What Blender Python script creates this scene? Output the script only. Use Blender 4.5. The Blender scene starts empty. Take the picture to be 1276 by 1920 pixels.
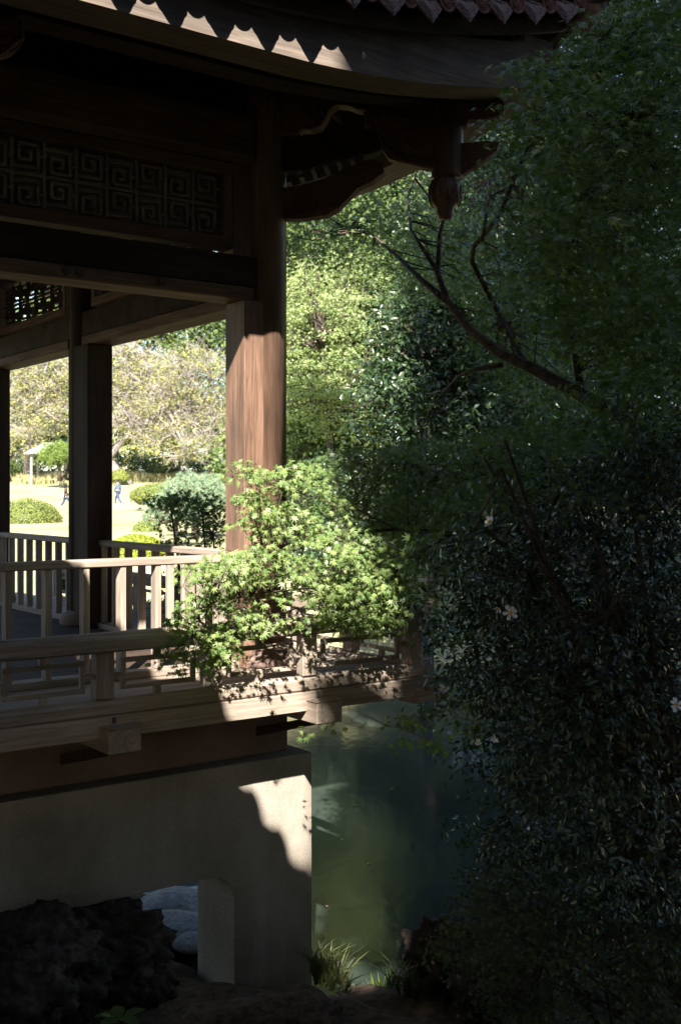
import bpy, math, random
import numpy as np
from mathutils import Vector, Matrix, noise as mnoise

random.seed(7)
rng = np.random.default_rng(11)
R = math.radians
SC = bpy.context.scene
COL = SC.collection

# ------------------------------------------------------------------ camera, sky, sun, exposure
F = 2143.0                       # focal length in photo pixels (photo 1276 x 1920, horizon at row 923)
cam = bpy.data.cameras.new('camera')
cam.sensor_fit = 'VERTICAL'; cam.sensor_height = 36.0; cam.lens = F / 1920 * 36
cam.shift_y = -37 / 1920
cam.clip_start = 0.05; cam.clip_end = 2000
cam.dof.use_dof = True; cam.dof.focus_distance = 7.6; cam.dof.aperture_fstop = 4.5
camo = bpy.data.objects.new('camera', cam); COL.objects.link(camo)
camo.location = (0, 0, 0); camo.rotation_euler = (R(90), 0, 0)
SC.camera = camo

SUN_EL, SUN_AZ = 41.0, 0.0       # the sun stands behind the camera
world = bpy.data.worlds.new('World'); SC.world = world; world.use_nodes = True
wn = world.node_tree; wn.nodes.clear()
sky = wn.nodes.new('ShaderNodeTexSky'); sky.sky_type = 'NISHITA'; sky.sun_disc = False
sky.sun_elevation = R(SUN_EL); sky.sun_rotation = R(180 + SUN_AZ)
bg = wn.nodes.new('ShaderNodeBackground'); bg.inputs['Strength'].default_value = 0.09
wo = wn.nodes.new('ShaderNodeOutputWorld')
wn.links.new(sky.outputs[0], bg.inputs[0]); wn.links.new(bg.outputs[0], wo.inputs[0])
sun = bpy.data.lights.new('sun', 'SUN'); sun.energy = 5.0; sun.angle = R(0.53); sun.color = (1.0, 0.95, 0.87)
suno = bpy.data.objects.new('sun', sun); COL.objects.link(suno)
suno.rotation_euler = (R(90 - SUN_EL), 0, R(-SUN_AZ)); suno.location = (0, -10, 20)
vs = SC.view_settings
vs.view_transform = 'Standard'; vs.look = 'None'; vs.gamma = 1.0; vs.use_curve_mapping = False
vs.exposure = 2.15
cy = SC.cycles
cy.max_bounces = 6; cy.diffuse_bounces = 3; cy.glossy_bounces = 3; cy.transmission_bounces = 3
cy.transparent_max_bounces = 4; cy.caustics_reflective = False; cy.caustics_refractive = False
cy.sample_clamp_indirect = 4.0
try:
    cy.use_denoising = True; cy.denoiser = 'OPENIMAGEDENOISE'
except Exception:
    pass

# ------------------------------------------------------------------ building frame
U = np.array([0.807, 0.590]); N = np.array([0.590, -0.807])     # along the front / out of the front
O = np.array([-0.534, 8.0])                                     # foot of the corner column
def at(px, py, d):                                              # a point seen at (px, py), d metres deep
    return Vector(((px - 638) / F * d, d, (923 - py) / F * d))
def loc(p):                                                     # world point -> building frame
    q = np.array([p[0], p[1]]) - O
    return (float(q @ U), float(-(q @ N)), float(p[2]))

# ------------------------------------------------------------------ materials
MATS = {}
def new_mat(name):
    m = bpy.data.materials.new(name); m.use_nodes = True
    nt = m.node_tree
    b = nt.nodes['Principled BSDF']
    return m, nt, b
def ramp(nt, stops):
    r = nt.nodes.new('ShaderNodeValToRGB')
    e = r.color_ramp.elements
    e[0].position, e[0].color = stops[0][0], (*stops[0][1], 1)
    e[1].position, e[1].color = stops[-1][0], (*stops[-1][1], 1)
    for p, c in stops[1:-1]:
        x = e.new(p); x.color = (*c, 1)
    return r
def coords(nt, scale, kind='Object', rand=True):
    tc = nt.nodes.new('ShaderNodeTexCoord')
    mp = nt.nodes.new('ShaderNodeMapping'); mp.inputs['Scale'].default_value = scale
    nt.links.new(tc.outputs[kind], mp.inputs['Vector'])
    if rand:
        oi = nt.nodes.new('ShaderNodeObjectInfo')
        mu = nt.nodes.new('ShaderNodeMath'); mu.operation = 'MULTIPLY'; mu.inputs[1].default_value = 37.0
        nt.links.new(oi.outputs['Random'], mu.inputs[0]); nt.links.new(mu.outputs[0], mp.inputs['Location'])
    return mp
def noise(nt, vec, scale, detail=5, rough=0.6, dist=0.0):
    n = nt.nodes.new('ShaderNodeTexNoise')
    n.inputs['Scale'].default_value = scale; n.inputs['Detail'].default_value = detail
    n.inputs['Roughness'].default_value = rough; n.inputs['Distortion'].default_value = dist
    nt.links.new(vec.outputs[0], n.inputs['Vector'])
    return n
def mixc(nt, a, b, fac, mode='MIX'):
    m = nt.nodes.new('ShaderNodeMix'); m.data_type = 'RGBA'; m.blend_type = mode
    def put(sock, v):
        if hasattr(v, 'links') or hasattr(v, 'is_linked'): nt.links.new(v, sock)
        elif isinstance(v, (int, float)): sock.default_value = v
        else: sock.default_value = (*v, 1)
    put(m.inputs[0], fac); put(m.inputs[6], a); put(m.inputs[7], b)
    return m.outputs[2]
def bump(nt, b, h, strength, dist=0.01):
    n = nt.nodes.new('ShaderNodeBump'); n.inputs['Strength'].default_value = strength; n.inputs['Distance'].default_value = dist
    nt.links.new(h, n.inputs['Height']); nt.links.new(n.outputs[0], b.inputs['Normal'])
def wood(name, axis, dark, light, rough=0.6, stain=0.5):
    m, nt, b = new_mat(name)
    s = {'x': (1.2, 26, 26), 'y': (26, 1.2, 26), 'z': (26, 26, 1.2)}[axis]
    v = coords(nt, s); n1 = noise(nt, v, 2.2, 8, 0.65, 0.6)
    v2 = coords(nt, {'x': (.6, 3, 3), 'y': (3, .6, 3), 'z': (3, 3, .6)}[axis]); n2 = noise(nt, v2, 1.6, 4)
    r = ramp(nt, [(0.30, dark), (0.52, tuple((a + c) / 2 for a, c in zip(dark, light))), (0.72, light)])
    nt.links.new(n1.outputs[0], r.inputs[0])
    r2 = ramp(nt, [(0.35, (1 - stain,) * 3), (0.65, (1.0, 1.0, 1.0))]); nt.links.new(n2.outputs[0], r2.inputs[0])
    nt.links.new(mixc(nt, r.outputs[0], r2.outputs[0], 1.0, 'MULTIPLY'), b.inputs['Base Color'])
    b.inputs['Roughness'].default_value = rough
    b.inputs['Specular IOR Level'].default_value = 0.3 if name in ('red_wood_z',) else 0.12
    bump(nt, b, n1.outputs[0], 0.35, 0.004)
    MATS[name] = m
    return m
RED = ((0.110, 0.062, 0.042), (0.300, 0.178, 0.120))
GRY = ((0.22, 0.168, 0.128), (0.47, 0.385, 0.315))
for ax in 'xyz':
    wood('red_wood_' + ax, ax, *(RED if ax == 'z' else [tuple(c * .95 for c in q) for q in RED]), rough=0.5 if ax == 'z' else .75)
    wood('grey_wood_' + ax, ax, *GRY, rough=0.7, stain=0.35)
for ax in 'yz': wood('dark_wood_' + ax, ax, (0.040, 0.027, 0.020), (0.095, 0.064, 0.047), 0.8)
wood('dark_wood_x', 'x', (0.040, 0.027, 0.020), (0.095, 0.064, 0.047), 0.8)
wood('pale_wood_x', 'x', (0.105, 0.082, 0.066), (0.27, 0.215, 0.175), 0.65, 0.35)
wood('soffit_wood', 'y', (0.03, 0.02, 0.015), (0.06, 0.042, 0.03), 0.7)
wood('weathered_wood_x', 'x', (0.06, 0.045, 0.035), (0.15, 0.115, 0.09), 0.7)
wood('weathered_wood_y', 'y', (0.06, 0.045, 0.035), (0.15, 0.115, 0.09), 0.7)

def granular(name, c1, c2, scale, rough=0.85, bstr=0.3, big=None, kind='Object', dist=0.006):
    m, nt, b = new_mat(name)
    v = coords(nt, (1, 1, 1), kind, False)
    n1 = noise(nt, v, scale, 6, 0.7); n2 = noise(nt, v, scale * 0.04 if big is None else big, 5, 0.6)
    r = ramp(nt, [(0.36, c1), (0.62, c2)]); nt.links.new(n1.outputs[0], r.inputs[0])
    r2 = ramp(nt, [(0.30, (0.62, 0.60, 0.57)), (0.62, (1, 1, 1))]); nt.links.new(n2.outputs[0], r2.inputs[0])
    nt.links.new(mixc(nt, r.outputs[0], r2.outputs[0], 1.0, 'MULTIPLY'), b.inputs['Base Color'])
    b.inputs['Roughness'].default_value = rough
    b.inputs['Specular IOR Level'].default_value = 0.2
    bump(nt, b, n1.outputs[0], bstr, dist)
    MATS[name] = m
    return m
granular('washed_stone', (0.25, 0.21, 0.17), (0.60, 0.545, 0.47), 150, 0.9, 0.6, 1.3, dist=0.004)
def weather(name):
    m = MATS[name]; nt = m.node_tree; b = nt.nodes['Principled BSDF']; old = b.inputs['Base Color'].links[0].from_socket
    v = coords(nt, (2.2, 2.2, .7), 'Object', False); n = noise(nt, v, 1.0, 7, .7, 1.2)
    r = ramp(nt, [(.36, (.74, .73, .68)), (.56, (1, 1, 1))]); nt.links.new(n.outputs[0], r.inputs[0])
    v2 = coords(nt, (1, 1, 1), 'Object', False); n2 = noise(nt, v2, 340, 2, .8)
    r2 = ramp(nt, [(.40, (.55, .52, .50)), (.55, (1, 1, 1)), (.70, (1.25, 1.22, 1.18))]); nt.links.new(n2.outputs[0], r2.inputs[0])
    c = mixc(nt, old, r.outputs[0], .7, 'MULTIPLY'); nt.links.new(mixc(nt, c, r2.outputs[0], .8, 'MULTIPLY'), b.inputs['Base Color'])
weather('washed_stone')
granular('block_stone', (0.12, 0.08, 0.065), (0.26, 0.18, 0.15), 120, 0.9, 0.5, 1.5, dist=0.004)
granular('lava', (0.022, 0.017, 0.015), (0.10, 0.078, 0.066), 9, 0.95, 1.0, 1.2, dist=0.03)
granular('river_stone', (0.22, 0.23, 0.25), (0.46, 0.47, 0.50), 22, 0.7, 0.35, 1.5, dist=0.01)
granular('soil', (0.055, 0.036, 0.024), (0.17, 0.118, 0.082), 14, 0.95, 0.8, 0.7, dist=0.02)
granular('bark', (0.035, 0.026, 0.020), (0.12, 0.095, 0.078), 18, 0.9, 0.9, 2.0, dist=0.02)
granular('pale_bark', (0.18, 0.155, 0.14), (0.42, 0.37, 0.34), 9, 0.9, 0.8, 1.0, dist=0.03)
granular('roof_tile', (0.10, 0.042, 0.032), (0.26, 0.118, 0.088), 38, 0.55, 0.4, 5.0, dist=0.004)
granular('drip_clay', (0.085, 0.052, 0.048), (0.27, 0.17, 0.15), 60, 0.5, 0.6, 8.0, dist=0.004)
granular('slate', (0.20, 0.20, 0.21), (0.34, 0.34, 0.36), 6, 0.6, 0.3, 1.0)
granular('plaster_grey', (0.30, 0.29, 0.26), (0.46, 0.44, 0.40), 30, 0.8, 0.2, 2.0)
def plain(name, c, rough=0.7, spec=0.3):
    m, nt, b = new_mat(name)
    v = coords(nt, (1, 1, 1)); n = noise(nt, v, 14, 4)
    r = ramp(nt, [(0.3, tuple(x * .82 for x in c)), (0.7, tuple(min(1, x * 1.12) for x in c))])
    nt.links.new(n.outputs[0], r.inputs[0]); nt.links.new(r.outputs[0], b.inputs['Base Color'])
    b.inputs['Roughness'].default_value = rough; b.inputs['Specular IOR Level'].default_value = spec
    MATS[name] = m
    return m
plain('skin', (0.55, 0.36, 0.27)); plain('hair', (0.012, 0.010, 0.010), 0.5)
plain('cloth_black', (0.02, 0.018, 0.02)); plain('cloth_navy', (0.03, 0.045, 0.09)); plain('denim', (0.035, 0.06, 0.13))
plain('cloth_slate', (0.10, 0.125, 0.16)); plain('white_cloth', (0.72, 0.70, 0.68)); plain('brown_cloth', (0.05, 0.03, 0.028))
plain('petal', (0.78, 0.78, 0.80), 0.6); plain('stamen', (0.75, 0.48, 0.06)); plain('dead_leaf', (0.55, 0.42, 0.10))
plain('metal', (0.05, 0.05, 0.052), 0.4, 0.5)

def leaf(name, c1, c2, trans=0.35, rough=0.5, spec=0.4, back=None, mid=None, var=8.0):
    m, nt, b = new_mat(name)
    g = nt.nodes.new('ShaderNodeNewGeometry')
    stops = [(0.0, c1), (1.0, c2)] if mid is None else [(0.0, c1), (0.55, mid), (1.0, c2)]
    r = ramp(nt, stops); nt.links.new(g.outputs['Random Per Island'], r.inputs[0])
    b.inputs['Roughness'].default_value = rough; b.inputs['Specular IOR Level'].default_value = spec
    nt.links.new(r.outputs[0], b.inputs['Base Color'])
    t = nt.nodes.new('ShaderNodeBsdfTranslucent')
    tint = mixc(nt, r.outputs[0], (1.05, 1.22, 0.45), 1.0, 'MULTIPLY')
    nt.links.new(tint, t.inputs['Color'])
    mx = nt.nodes.new('ShaderNodeMixShader'); mx.inputs[0].default_value = trans
    out = [n for n in nt.nodes if n.type == 'OUTPUT_MATERIAL'][0]
    nt.links.new(b.outputs[0], mx.inputs[1]); nt.links.new(t.outputs[0], mx.inputs[2]); nt.links.new(mx.outputs[0], out.inputs['Surface'])
    MATS[name] = m
    return m
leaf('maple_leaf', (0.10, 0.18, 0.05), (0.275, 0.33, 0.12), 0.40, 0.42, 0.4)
leaf('maple_leaf_shade', (0.070, 0.125, 0.045), (0.165, 0.225, 0.075), 0.38, 0.38, 0.5)  # darker copy of the maple leaf, shade put into the colour
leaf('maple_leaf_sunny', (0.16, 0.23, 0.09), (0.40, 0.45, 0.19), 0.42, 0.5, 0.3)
leaf('camellia_leaf', (0.020, 0.040, 0.020), (0.055, 0.085, 0.036), 0.10, 0.24, 0.6)
leaf('shrub_leaf', (0.045, 0.060, 0.022), (0.11, 0.12, 0.04), 0.25, 0.5, 0.3)
leaf('evergreen_leaf', (0.020, 0.045, 0.020), (0.060, 0.095, 0.030), 0.22, 0.32, 0.5)
leaf('cherry_leaf', (0.15, 0.18, 0.065), (0.48, 0.39, 0.12), 0.45, 0.6, 0.2, mid=(0.29, 0.30, 0.11))
leaf('far_green_leaf', (0.05, 0.085, 0.030), (0.15, 0.19, 0.055), 0.35, 0.6, 0.2)
leaf('far_dark_leaf', (0.020, 0.042, 0.022), (0.065, 0.095, 0.040), 0.20, 0.5, 0.3)
leaf('pine_needle', (0.12, 0.19, 0.045), (0.26, 0.33, 0.09), 0.30, 0.6, 0.2)
leaf('silver_pine_needle', (0.16, 0.24, 0.15), (0.36, 0.44, 0.30), 0.30, 0.6, 0.2)
leaf('azalea_leaf', (0.10, 0.15, 0.035), (0.29, 0.29, 0.07), 0.28, 0.6, 0.2)
leaf('hedge_leaf', (0.16, 0.22, 0.02), (0.40, 0.40, 0.05), 0.35, 0.6, 0.2)
leaf('reed_blade', (0.32, 0.30, 0.16), (0.58, 0.50, 0.28), 0.35, 0.7, 0.1)
leaf('grass_blade', (0.10, 0.18, 0.02), (0.28, 0.36, 0.05), 0.40, 0.5, 0.3)
leaf('canopy_leaf', (0.03, 0.05, 0.02), (0.06, 0.09, 0.03), 0.12, 0.5, 0.3)

def lawn_mat():
    m, nt, b = new_mat('lawn')
    v = coords(nt, (1, 1, 1), 'Object', False)
    a = noise(nt, v, 0.35, 6, 0.65); c = noise(nt, v, 9, 6, 0.7)
    r = ramp(nt, [(0.34, (0.23, 0.235, 0.115)), (0.52, (0.325, 0.30, 0.175)), (0.68, (0.39, 0.35, 0.22))]); nt.links.new(a.outputs[0], r.inputs[0])
    r2 = ramp(nt, [(0.3, (0.72, 0.75, 0.66)), (0.7, (1.08, 1.08, 1.05))]); nt.links.new(c.outputs[0], r2.inputs[0])
    nt.links.new(mixc(nt, r.outputs[0], r2.outputs[0], 1.0, 'MULTIPLY'), b.inputs['Base Color'])
    b.inputs['Roughness'].default_value = 0.95; b.inputs['Specular IOR Level'].default_value = 0.1
    bump(nt, b, c.outputs[0], 0.5, 0.05)
    MATS['lawn'] = m
lawn_mat()
def water_mat():
    m, nt, b = new_mat('pond_water')
    v = coords(nt, (1.0, 0.55, 1), 'Object', False)
    a = noise(nt, v, 6.0, 4, 0.5, 0.5); c = noise(nt, v, 0.5, 4)
    r = ramp(nt, [(0.3, (0.018, 0.026, 0.022)), (0.7, (0.040, 0.050, 0.040))]); nt.links.new(c.outputs[0], r.inputs[0])
    nt.links.new(r.outputs[0], b.inputs['Base Color'])
    b.inputs['Roughness'].default_value = 0.09; b.inputs['IOR'].default_value = 1.30; b.inputs['Specular IOR Level'].default_value = 0.5
    bump(nt, b, a.outputs[0], 0.10, 0.03)
    MATS['pond_water'] = m
water_mat()

# ------------------------------------------------------------------ mesh helpers
class MB:
    def __init__(s): s.v = []; s.f = []
    def add(s, vs, fs):
        k = len(s.v); s.v += [tuple(map(float, p)) for p in vs]; s.f += [tuple(i + k for i in f) for f in fs]; return s
    def box(s, x0, x1, y0, y1, z0, z1):
        return s.add([(x0, y0, z0), (x1, y0, z0), (x1, y1, z0), (x0, y1, z0), (x0, y0, z1), (x1, y0, z1), (x1, y1, z1), (x0, y1, z1)],
                     [(0, 3, 2, 1), (4, 5, 6, 7), (0, 1, 5, 4), (1, 2, 6, 5), (2, 3, 7, 6), (3, 0, 4, 7)])
    def prism(s, poly, fn, t0, t1):                     # poly in 2-D, fn(a, b, t) -> point; extruded t0..t1
        n = len(poly)
        s.add([fn(a, b, t0) for a, b in poly] + [fn(a, b, t1) for a, b in poly],
              [tuple(range(n))[::-1], tuple(range(n, 2 * n))] + [(i, (i + 1) % n, (i + 1) % n + n, i + n) for i in range(n)])
        return s
    def loft(s, rings, closed_ends=True):
        n = len(rings[0]); k = len(rings); vs = [p for r in rings for p in r]; fs = []
        for a in range(k - 1):
            for i in range(n):
                j = (i + 1) % n; fs.append((a * n + i, a * n + j, (a + 1) * n + j, (a + 1) * n + i))
        if closed_ends: fs += [tuple(range(n))[::-1], tuple(range((k - 1) * n, k * n))]
        return s.add(vs, fs)
    def tube(s, pts, radii, sides=6, closed=True):
        pts = [Vector(p) for p in pts]; rings = []
        for i, p in enumerate(pts):
            d = (pts[min(i + 1, len(pts) - 1)] - pts[max(i - 1, 0)])
            if d.length < 1e-9: d = Vector((0, 0, 1))
            d.normalize(); a = d.cross(Vector((0.31, 0.17, 0.93)))
            if a.length < 1e-3: a = d.cross(Vector((1, 0, 0)))
            a.normalize(); b = d.cross(a); r = radii[i] if hasattr(radii, '__len__') else radii
            rings.append([p + (a * math.cos(2 * math.pi * k / sides) + b * math.sin(2 * math.pi * k / sides)) * r for k in range(sides)])
        return s.loft(rings, closed)
    def lathe(s, prof, c=(0, 0), sides=24):             # prof: (r, z)
        return s.loft([[(c[0] + r * math.cos(2 * math.pi * k / sides), c[1] + r * math.sin(2 * math.pi * k / sides), z) for k in range(sides)] for r, z in prof])
    def mesh(s, name, smooth=False):
        me = bpy.data.meshes.new(name); me.from_pydata(s.v, [], s.f); me.update()
        import bmesh
        bm = bmesh.new(); bm.from_mesh(me); bmesh.ops.recalc_face_normals(bm, faces=bm.faces); bm.to_mesh(me); bm.free()
        if smooth:
            me.polygons.foreach_set('use_smooth', [True] * len(me.polygons))
        return me
def put(name, me, mat, parent=None, loc=(0, 0, 0), rot=(0, 0, 0), bevel=0, scale=None):
    o = bpy.data.objects.new(name, me); COL.objects.link(o)
    if mat is not None and len(me.materials) == 0: me.materials.append(MATS[mat] if isinstance(mat, str) else mat)
    o.parent = parent; o.location = loc; o.rotation_euler = rot
    if scale is not None: o.scale = scale
    if bevel:
        b = o.modifiers.new('bevel', 'BEVEL'); b.width = bevel; b.segments = 1; b.limit_method = 'ANGLE'
    return o
def tag(o, label=None, cat=None, group=None, kind=None):
    if label: o['label'] = label
    if cat: o['category'] = cat
    if group: o['group'] = group
    if kind: o['kind'] = kind
    return o
def empty(name, loc=(0, 0, 0), rotz=0, parent=None):
    o = bpy.data.objects.new(name, None); COL.objects.link(o); o.location = loc; o.rotation_euler = (0, 0, rotz); o.parent = parent
    o.empty_display_size = 0.2
    return o
def mesh_np(name, v, t, smooth=False):
    me = bpy.data.meshes.new(name); n, m = len(v), len(t)
    me.vertices.add(n); me.vertices.foreach_set('co', np.asarray(v, np.float32).ravel())
    me.loops.add(3 * m); me.loops.foreach_set('vertex_index', np.asarray(t, np.int32).ravel())
    me.polygons.add(m); me.polygons.foreach_set('loop_start', np.arange(0, 3 * m, 3, dtype=np.int32))
    if smooth: me.polygons.foreach_set('use_smooth', np.ones(m, bool))
    me.update(calc_edges=True); me.validate()
    return me

# ---- leaves
def tpl_maple():
    ang = [0, 38, -38, 78, -78, 122, -122]; ln = {0: 1.0, 38: .93, -38: .93, 78: .74, -78: .74, 122: .40, -122: .40}
    ang = sorted(ang); v = [(0, 0, 0)]; f = []
    nt_ = [-160] + [(ang[i] + ang[i + 1]) / 2 for i in range(len(ang) - 1)] + [160]
    def pol(a, r): return (math.sin(R(a)) * r, math.cos(R(a)) * r, -0.22 * r * r)
    for i, a in enumerate(nt_): v.append(pol(a, 0.13 if abs(a) > 150 else (0.30 if abs(a) < 100 else 0.24)))
    for i, a in enumerate(ang):
        v.append(pol(a, ln[a])); t = len(v) - 1
        f += [(0, t, 1 + i), (0, 2 + i, t)]
    return np.array(v) * 0.5, np.array(f)
def tpl_oval(w=0.42, fold=0.12):
    v = [(0, -.5, 0), (-w / 2, -.12, fold * .6), (0, -.1, 0), (w / 2, -.12, fold * .6), (-w * .42, .2, fold * .5), (0, .2, -.02), (w * .42, .2, fold * .5), (0, .55, -.10)]
    f = [(0, 2, 1), (0, 3, 2), (1, 2, 5), (1, 5, 4), (2, 3, 6), (2, 6, 5), (4, 5, 7), (5, 6, 7)]
    return np.array(v, float), np.array(f)
def tpl_quad(w=0.5):
    v = [(0, -.5, 0), (-w / 2, 0.05, .08), (w / 2, 0.05, .08), (0, .5, -.05)]
    return np.array(v, float), np.array([(0, 2, 1), (1, 2, 3)])
def tpl_star():                                         # a distant maple leaf: three blades
    v = [(0, -.2, 0)]
    f = []
    for a in (-62, 0, 62):
        k = len(v); s, c = math.sin(R(a)), math.cos(R(a))
        v += [(s * .25 - c * .13, c * .25 + s * .13, 0), (s * .25 + c * .13, c * .25 - s * .13, 0), (s * .6, c * .6, -.1)]
        f += [(0, k + 1, k), (k, k + 1, k + 2)]
    return np.array(v, float), np.array(f)
MAPLE, OVAL, QUAD, STAR = tpl_maple(), tpl_oval(), tpl_quad(), tpl_star()
NEEDLE = tpl_quad(0.10)
def frames(nrm, spin=None, tdir=None):
    n = nrm / (np.linalg.norm(nrm, axis=1, keepdims=True) + 1e-9)
    t = rng.normal(size=n.shape) if tdir is None else tdir
    t = t - (t * n).sum(1, keepdims=True) * n; t /= (np.linalg.norm(t, axis=1, keepdims=True) + 1e-9)
    b = np.cross(t, n)
    return np.stack([b, t, n], axis=2)                  # columns x, y, z
def leaves(tpl, pos, nrm, size, tdir=None):
    v0, f0 = tpl; M = frames(nrm, None, tdir); n = len(pos)
    v = np.einsum('nij,kj->nki', M, v0) * np.asarray(size).reshape(-1, 1, 1) + pos[:, None, :]
    f = f0[None] + (np.arange(n) * len(v0))[:, None, None]
    return v.reshape(-1, 3), f.reshape(-1, 3)
def leaf_parts(tpl, pos, nrm, size, mat, parent, count, tdir=None, name='leaf', rest='foliage'):
    """the `count` leaves that show largest as parts of their own, all others as one part"""
    M = frames(nrm, None, tdir); size = np.asarray(size) * np.ones(len(pos))
    vis = size / np.maximum(np.linalg.norm(pos, axis=1), 0.5) * (0.3 + np.abs((M[:, :, 2] * pos / np.linalg.norm(pos, axis=1, keepdims=True)).sum(1)))
    inview = (np.abs(pos[:, 0] / pos[:, 1]) < 0.30) & (np.abs(pos[:, 2] / pos[:, 1] + 0.017) < 0.45)
    order = np.argsort(-(vis * inview)); big = order[:count]; small = order[count:]
    mes = []
    me = mesh_np(name, tpl[0], tpl[1]); me.materials.append(MATS[mat])
    p0 = np.array(parent.location)
    for i in big:
        o = bpy.data.objects.new(name, me); COL.objects.link(o); o.parent = parent
        m4 = Matrix(M[i].tolist()).to_4x4(); q = m4.to_quaternion()
        o.rotation_mode = 'QUATERNION'; o.rotation_quaternion = q; o.scale = (size[i],) * 3; o.location = (pos[i] - p0).tolist()
    v0, f0 = tpl; Ms = M[small]
    v = np.einsum('nij,kj->nki', Ms, v0) * size[small].reshape(-1, 1, 1) + (pos[small] - p0)[:, None, :]
    f = f0[None] + (np.arange(len(small)) * len(v0))[:, None, None]
    o = put(rest, mesh_np(rest, v.reshape(-1, 3), f.reshape(-1, 3)), mat, parent); o['kind'] = 'stuff'
    return o
def inpoly(x, y, poly):
    c = False; n = len(poly); j = n - 1
    for i in range(n):
        xi, yi = poly[i]; xj, yj = poly[j]
        if (yi > y) != (yj > y) and x < (xj - xi) * (y - yi) / (yj - yi) + xi: c = not c
        j = i
    return c
def poly_sample(poly, n):
    xs = [p[0] for p in poly]; ys = [p[1] for p in poly]; out = []
    while len(out) < n:
        x, y = random.uniform(min(xs), max(xs)), random.uniform(min(ys), max(ys))
        if inpoly(x, y, poly): out.append((x, y))
    return out
def spray(centers, per, rad, flat=0.35, up=0.8, tocam=0.45, jitter=0.5):
    """leaves in flat drooping sprays round each centre"""
    c = np.repeat(np.array([tuple(p) for p in centers]), per, axis=0); n = len(c)
    a = rng.uniform(0, 2 * np.pi, n); r = np.sqrt(rng.uniform(0, 1, n)) * rad
    off = np.stack([np.cos(a) * r, np.sin(a) * r, rng.normal(0, flat * rad * .5, n) - 0.35 * r * r / rad], 1)
    pos = c + off
    nrm = np.tile(np.array([0, -tocam, up]), (n, 1)) + rng.normal(0, jitter, (n, 3)) + off * np.array([1, 1, 0]) / rad * 0.35
    td = off * np.array([1, 1, 0.2]) + rng.normal(0, rad * .35, (n, 3)) + np.array([0, 0, -rad * .5])
    return pos, nrm, td

# ==================================================================== SETTING
WATER = -3.4
POND = [(-.62, 8.35), (-3.6, 12.4), (-5.6, 17), (-3, 20.5), (2, 22.5), (8, 22), (11, 15), (9, 9.6), (5, 8.9), (2.2, 8.5), (1.2, 8.7), (.55, 8.35), (.05, 8.15)]
PA = np.array(POND); PB = np.roll(PA, -1, axis=0)
def pond_sd(X, Y):
    P = np.stack([X.ravel(), Y.ravel()], 1); best = np.full(len(P), 1e9); ins = np.zeros(len(P), bool)
    for a, b in zip(PA, PB):
        ab = b - a; t = np.clip(((P - a) @ ab) / (ab @ ab), 0, 1); d = np.linalg.norm(P - a - t[:, None] * ab, axis=1); best = np.minimum(best, d)
        c = (a[1] > P[:, 1]) != (b[1] > P[:, 1])
        with np.errstate(divide='ignore', invalid='ignore'):
            ins ^= c & (P[:, 0] < (b[0] - a[0]) * (P[:, 1] - a[1]) / (b[1] - a[1]) + a[0])
    return np.where(ins, -best, best).reshape(X.shape)
def target_h(X, Y):
    ys = [-30, 0, 7, 9, 11, 16, 24, 73, 100, 135, 200, 900]; zs = [-1.5, -1.6, -3.3, -3.22, -2.9, -1.5, -1.3, -.8, .84, 2.5, 4.0, 6.0]
    return np.interp(Y, ys, zs)
def ground_h(X, Y):
    X = np.asarray(X, float); Y = np.asarray(Y, float)
    sd = pond_sd(X, Y); T = target_h(X, Y)
    w = np.where(Y < 9, 1.0, 3.5); k = np.clip(sd / w, 0, 1); k = k * k * (3 - 2 * k)
    z = (WATER - 0.06) + (T - WATER + 0.06) * k
    z = np.where(sd < 0, WATER - 0.06 + np.clip(sd, -2, 0) * 0.6, z)
    lump = 0.05 * np.sin(X * 3.1 + Y * 1.7) * np.sin(Y * 2.3 - X) + 0.03 * np.sin(X * 7.3 + 1) * np.sin(Y * 6.1)
    return z + lump * (Y < 12) + 0.10 * np.sin(X * .21) * np.sin(Y * .13) * (Y > 30)
def gz(x, y): return float(ground_h(np.array([x]), np.array([y]))[0])
def grid(name, xs, ys, mat):
    X, Y = np.meshgrid(xs, ys); Z = ground_h(X, Y); v = np.stack([X, Y, Z], 2).reshape(-1, 3)
    nx, ny = len(xs), len(ys); i = np.arange(nx * ny).reshape(ny, nx)
    a, b, c, d = i[:-1, :-1].ravel(), i[:-1, 1:].ravel(), i[1:, 1:].ravel(), i[1:, :-1].ravel()
    o = put(name, mesh_np(name, v, np.concatenate([np.stack([a, b, c], 1), np.stack([a, c, d], 1)]), True), mat)
    o['kind'] = 'structure'
    return o
grid('soil_bank', np.concatenate([np.linspace(-30, -5, 12)[:-1], np.linspace(-5, 6, 130), np.linspace(6, 30, 12)[1:]]), np.concatenate([np.linspace(-30, 2, 10)[:-1], np.linspace(2, 13, 130)]), 'soil')
ln = grid('lawn', np.concatenate([np.linspace(-700, -80, 14)[:-1], np.linspace(-80, 80, 140), np.linspace(80, 700, 14)[1:]]), np.concatenate([np.linspace(13, 40, 60)[:-1], np.linspace(40, 160, 60)[:-1], np.linspace(160, 900, 14)]), 'lawn')
wv = [(x, y, WATER) for x, y in [(-9, 7.2), (16, 7.2), (16, 27), (-9, 27)]]
w = put('pond_water', MB().add(wv, [(0, 1, 2, 3)]).mesh('pond_water'), 'pond_water'); w['kind'] = 'structure'

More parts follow.
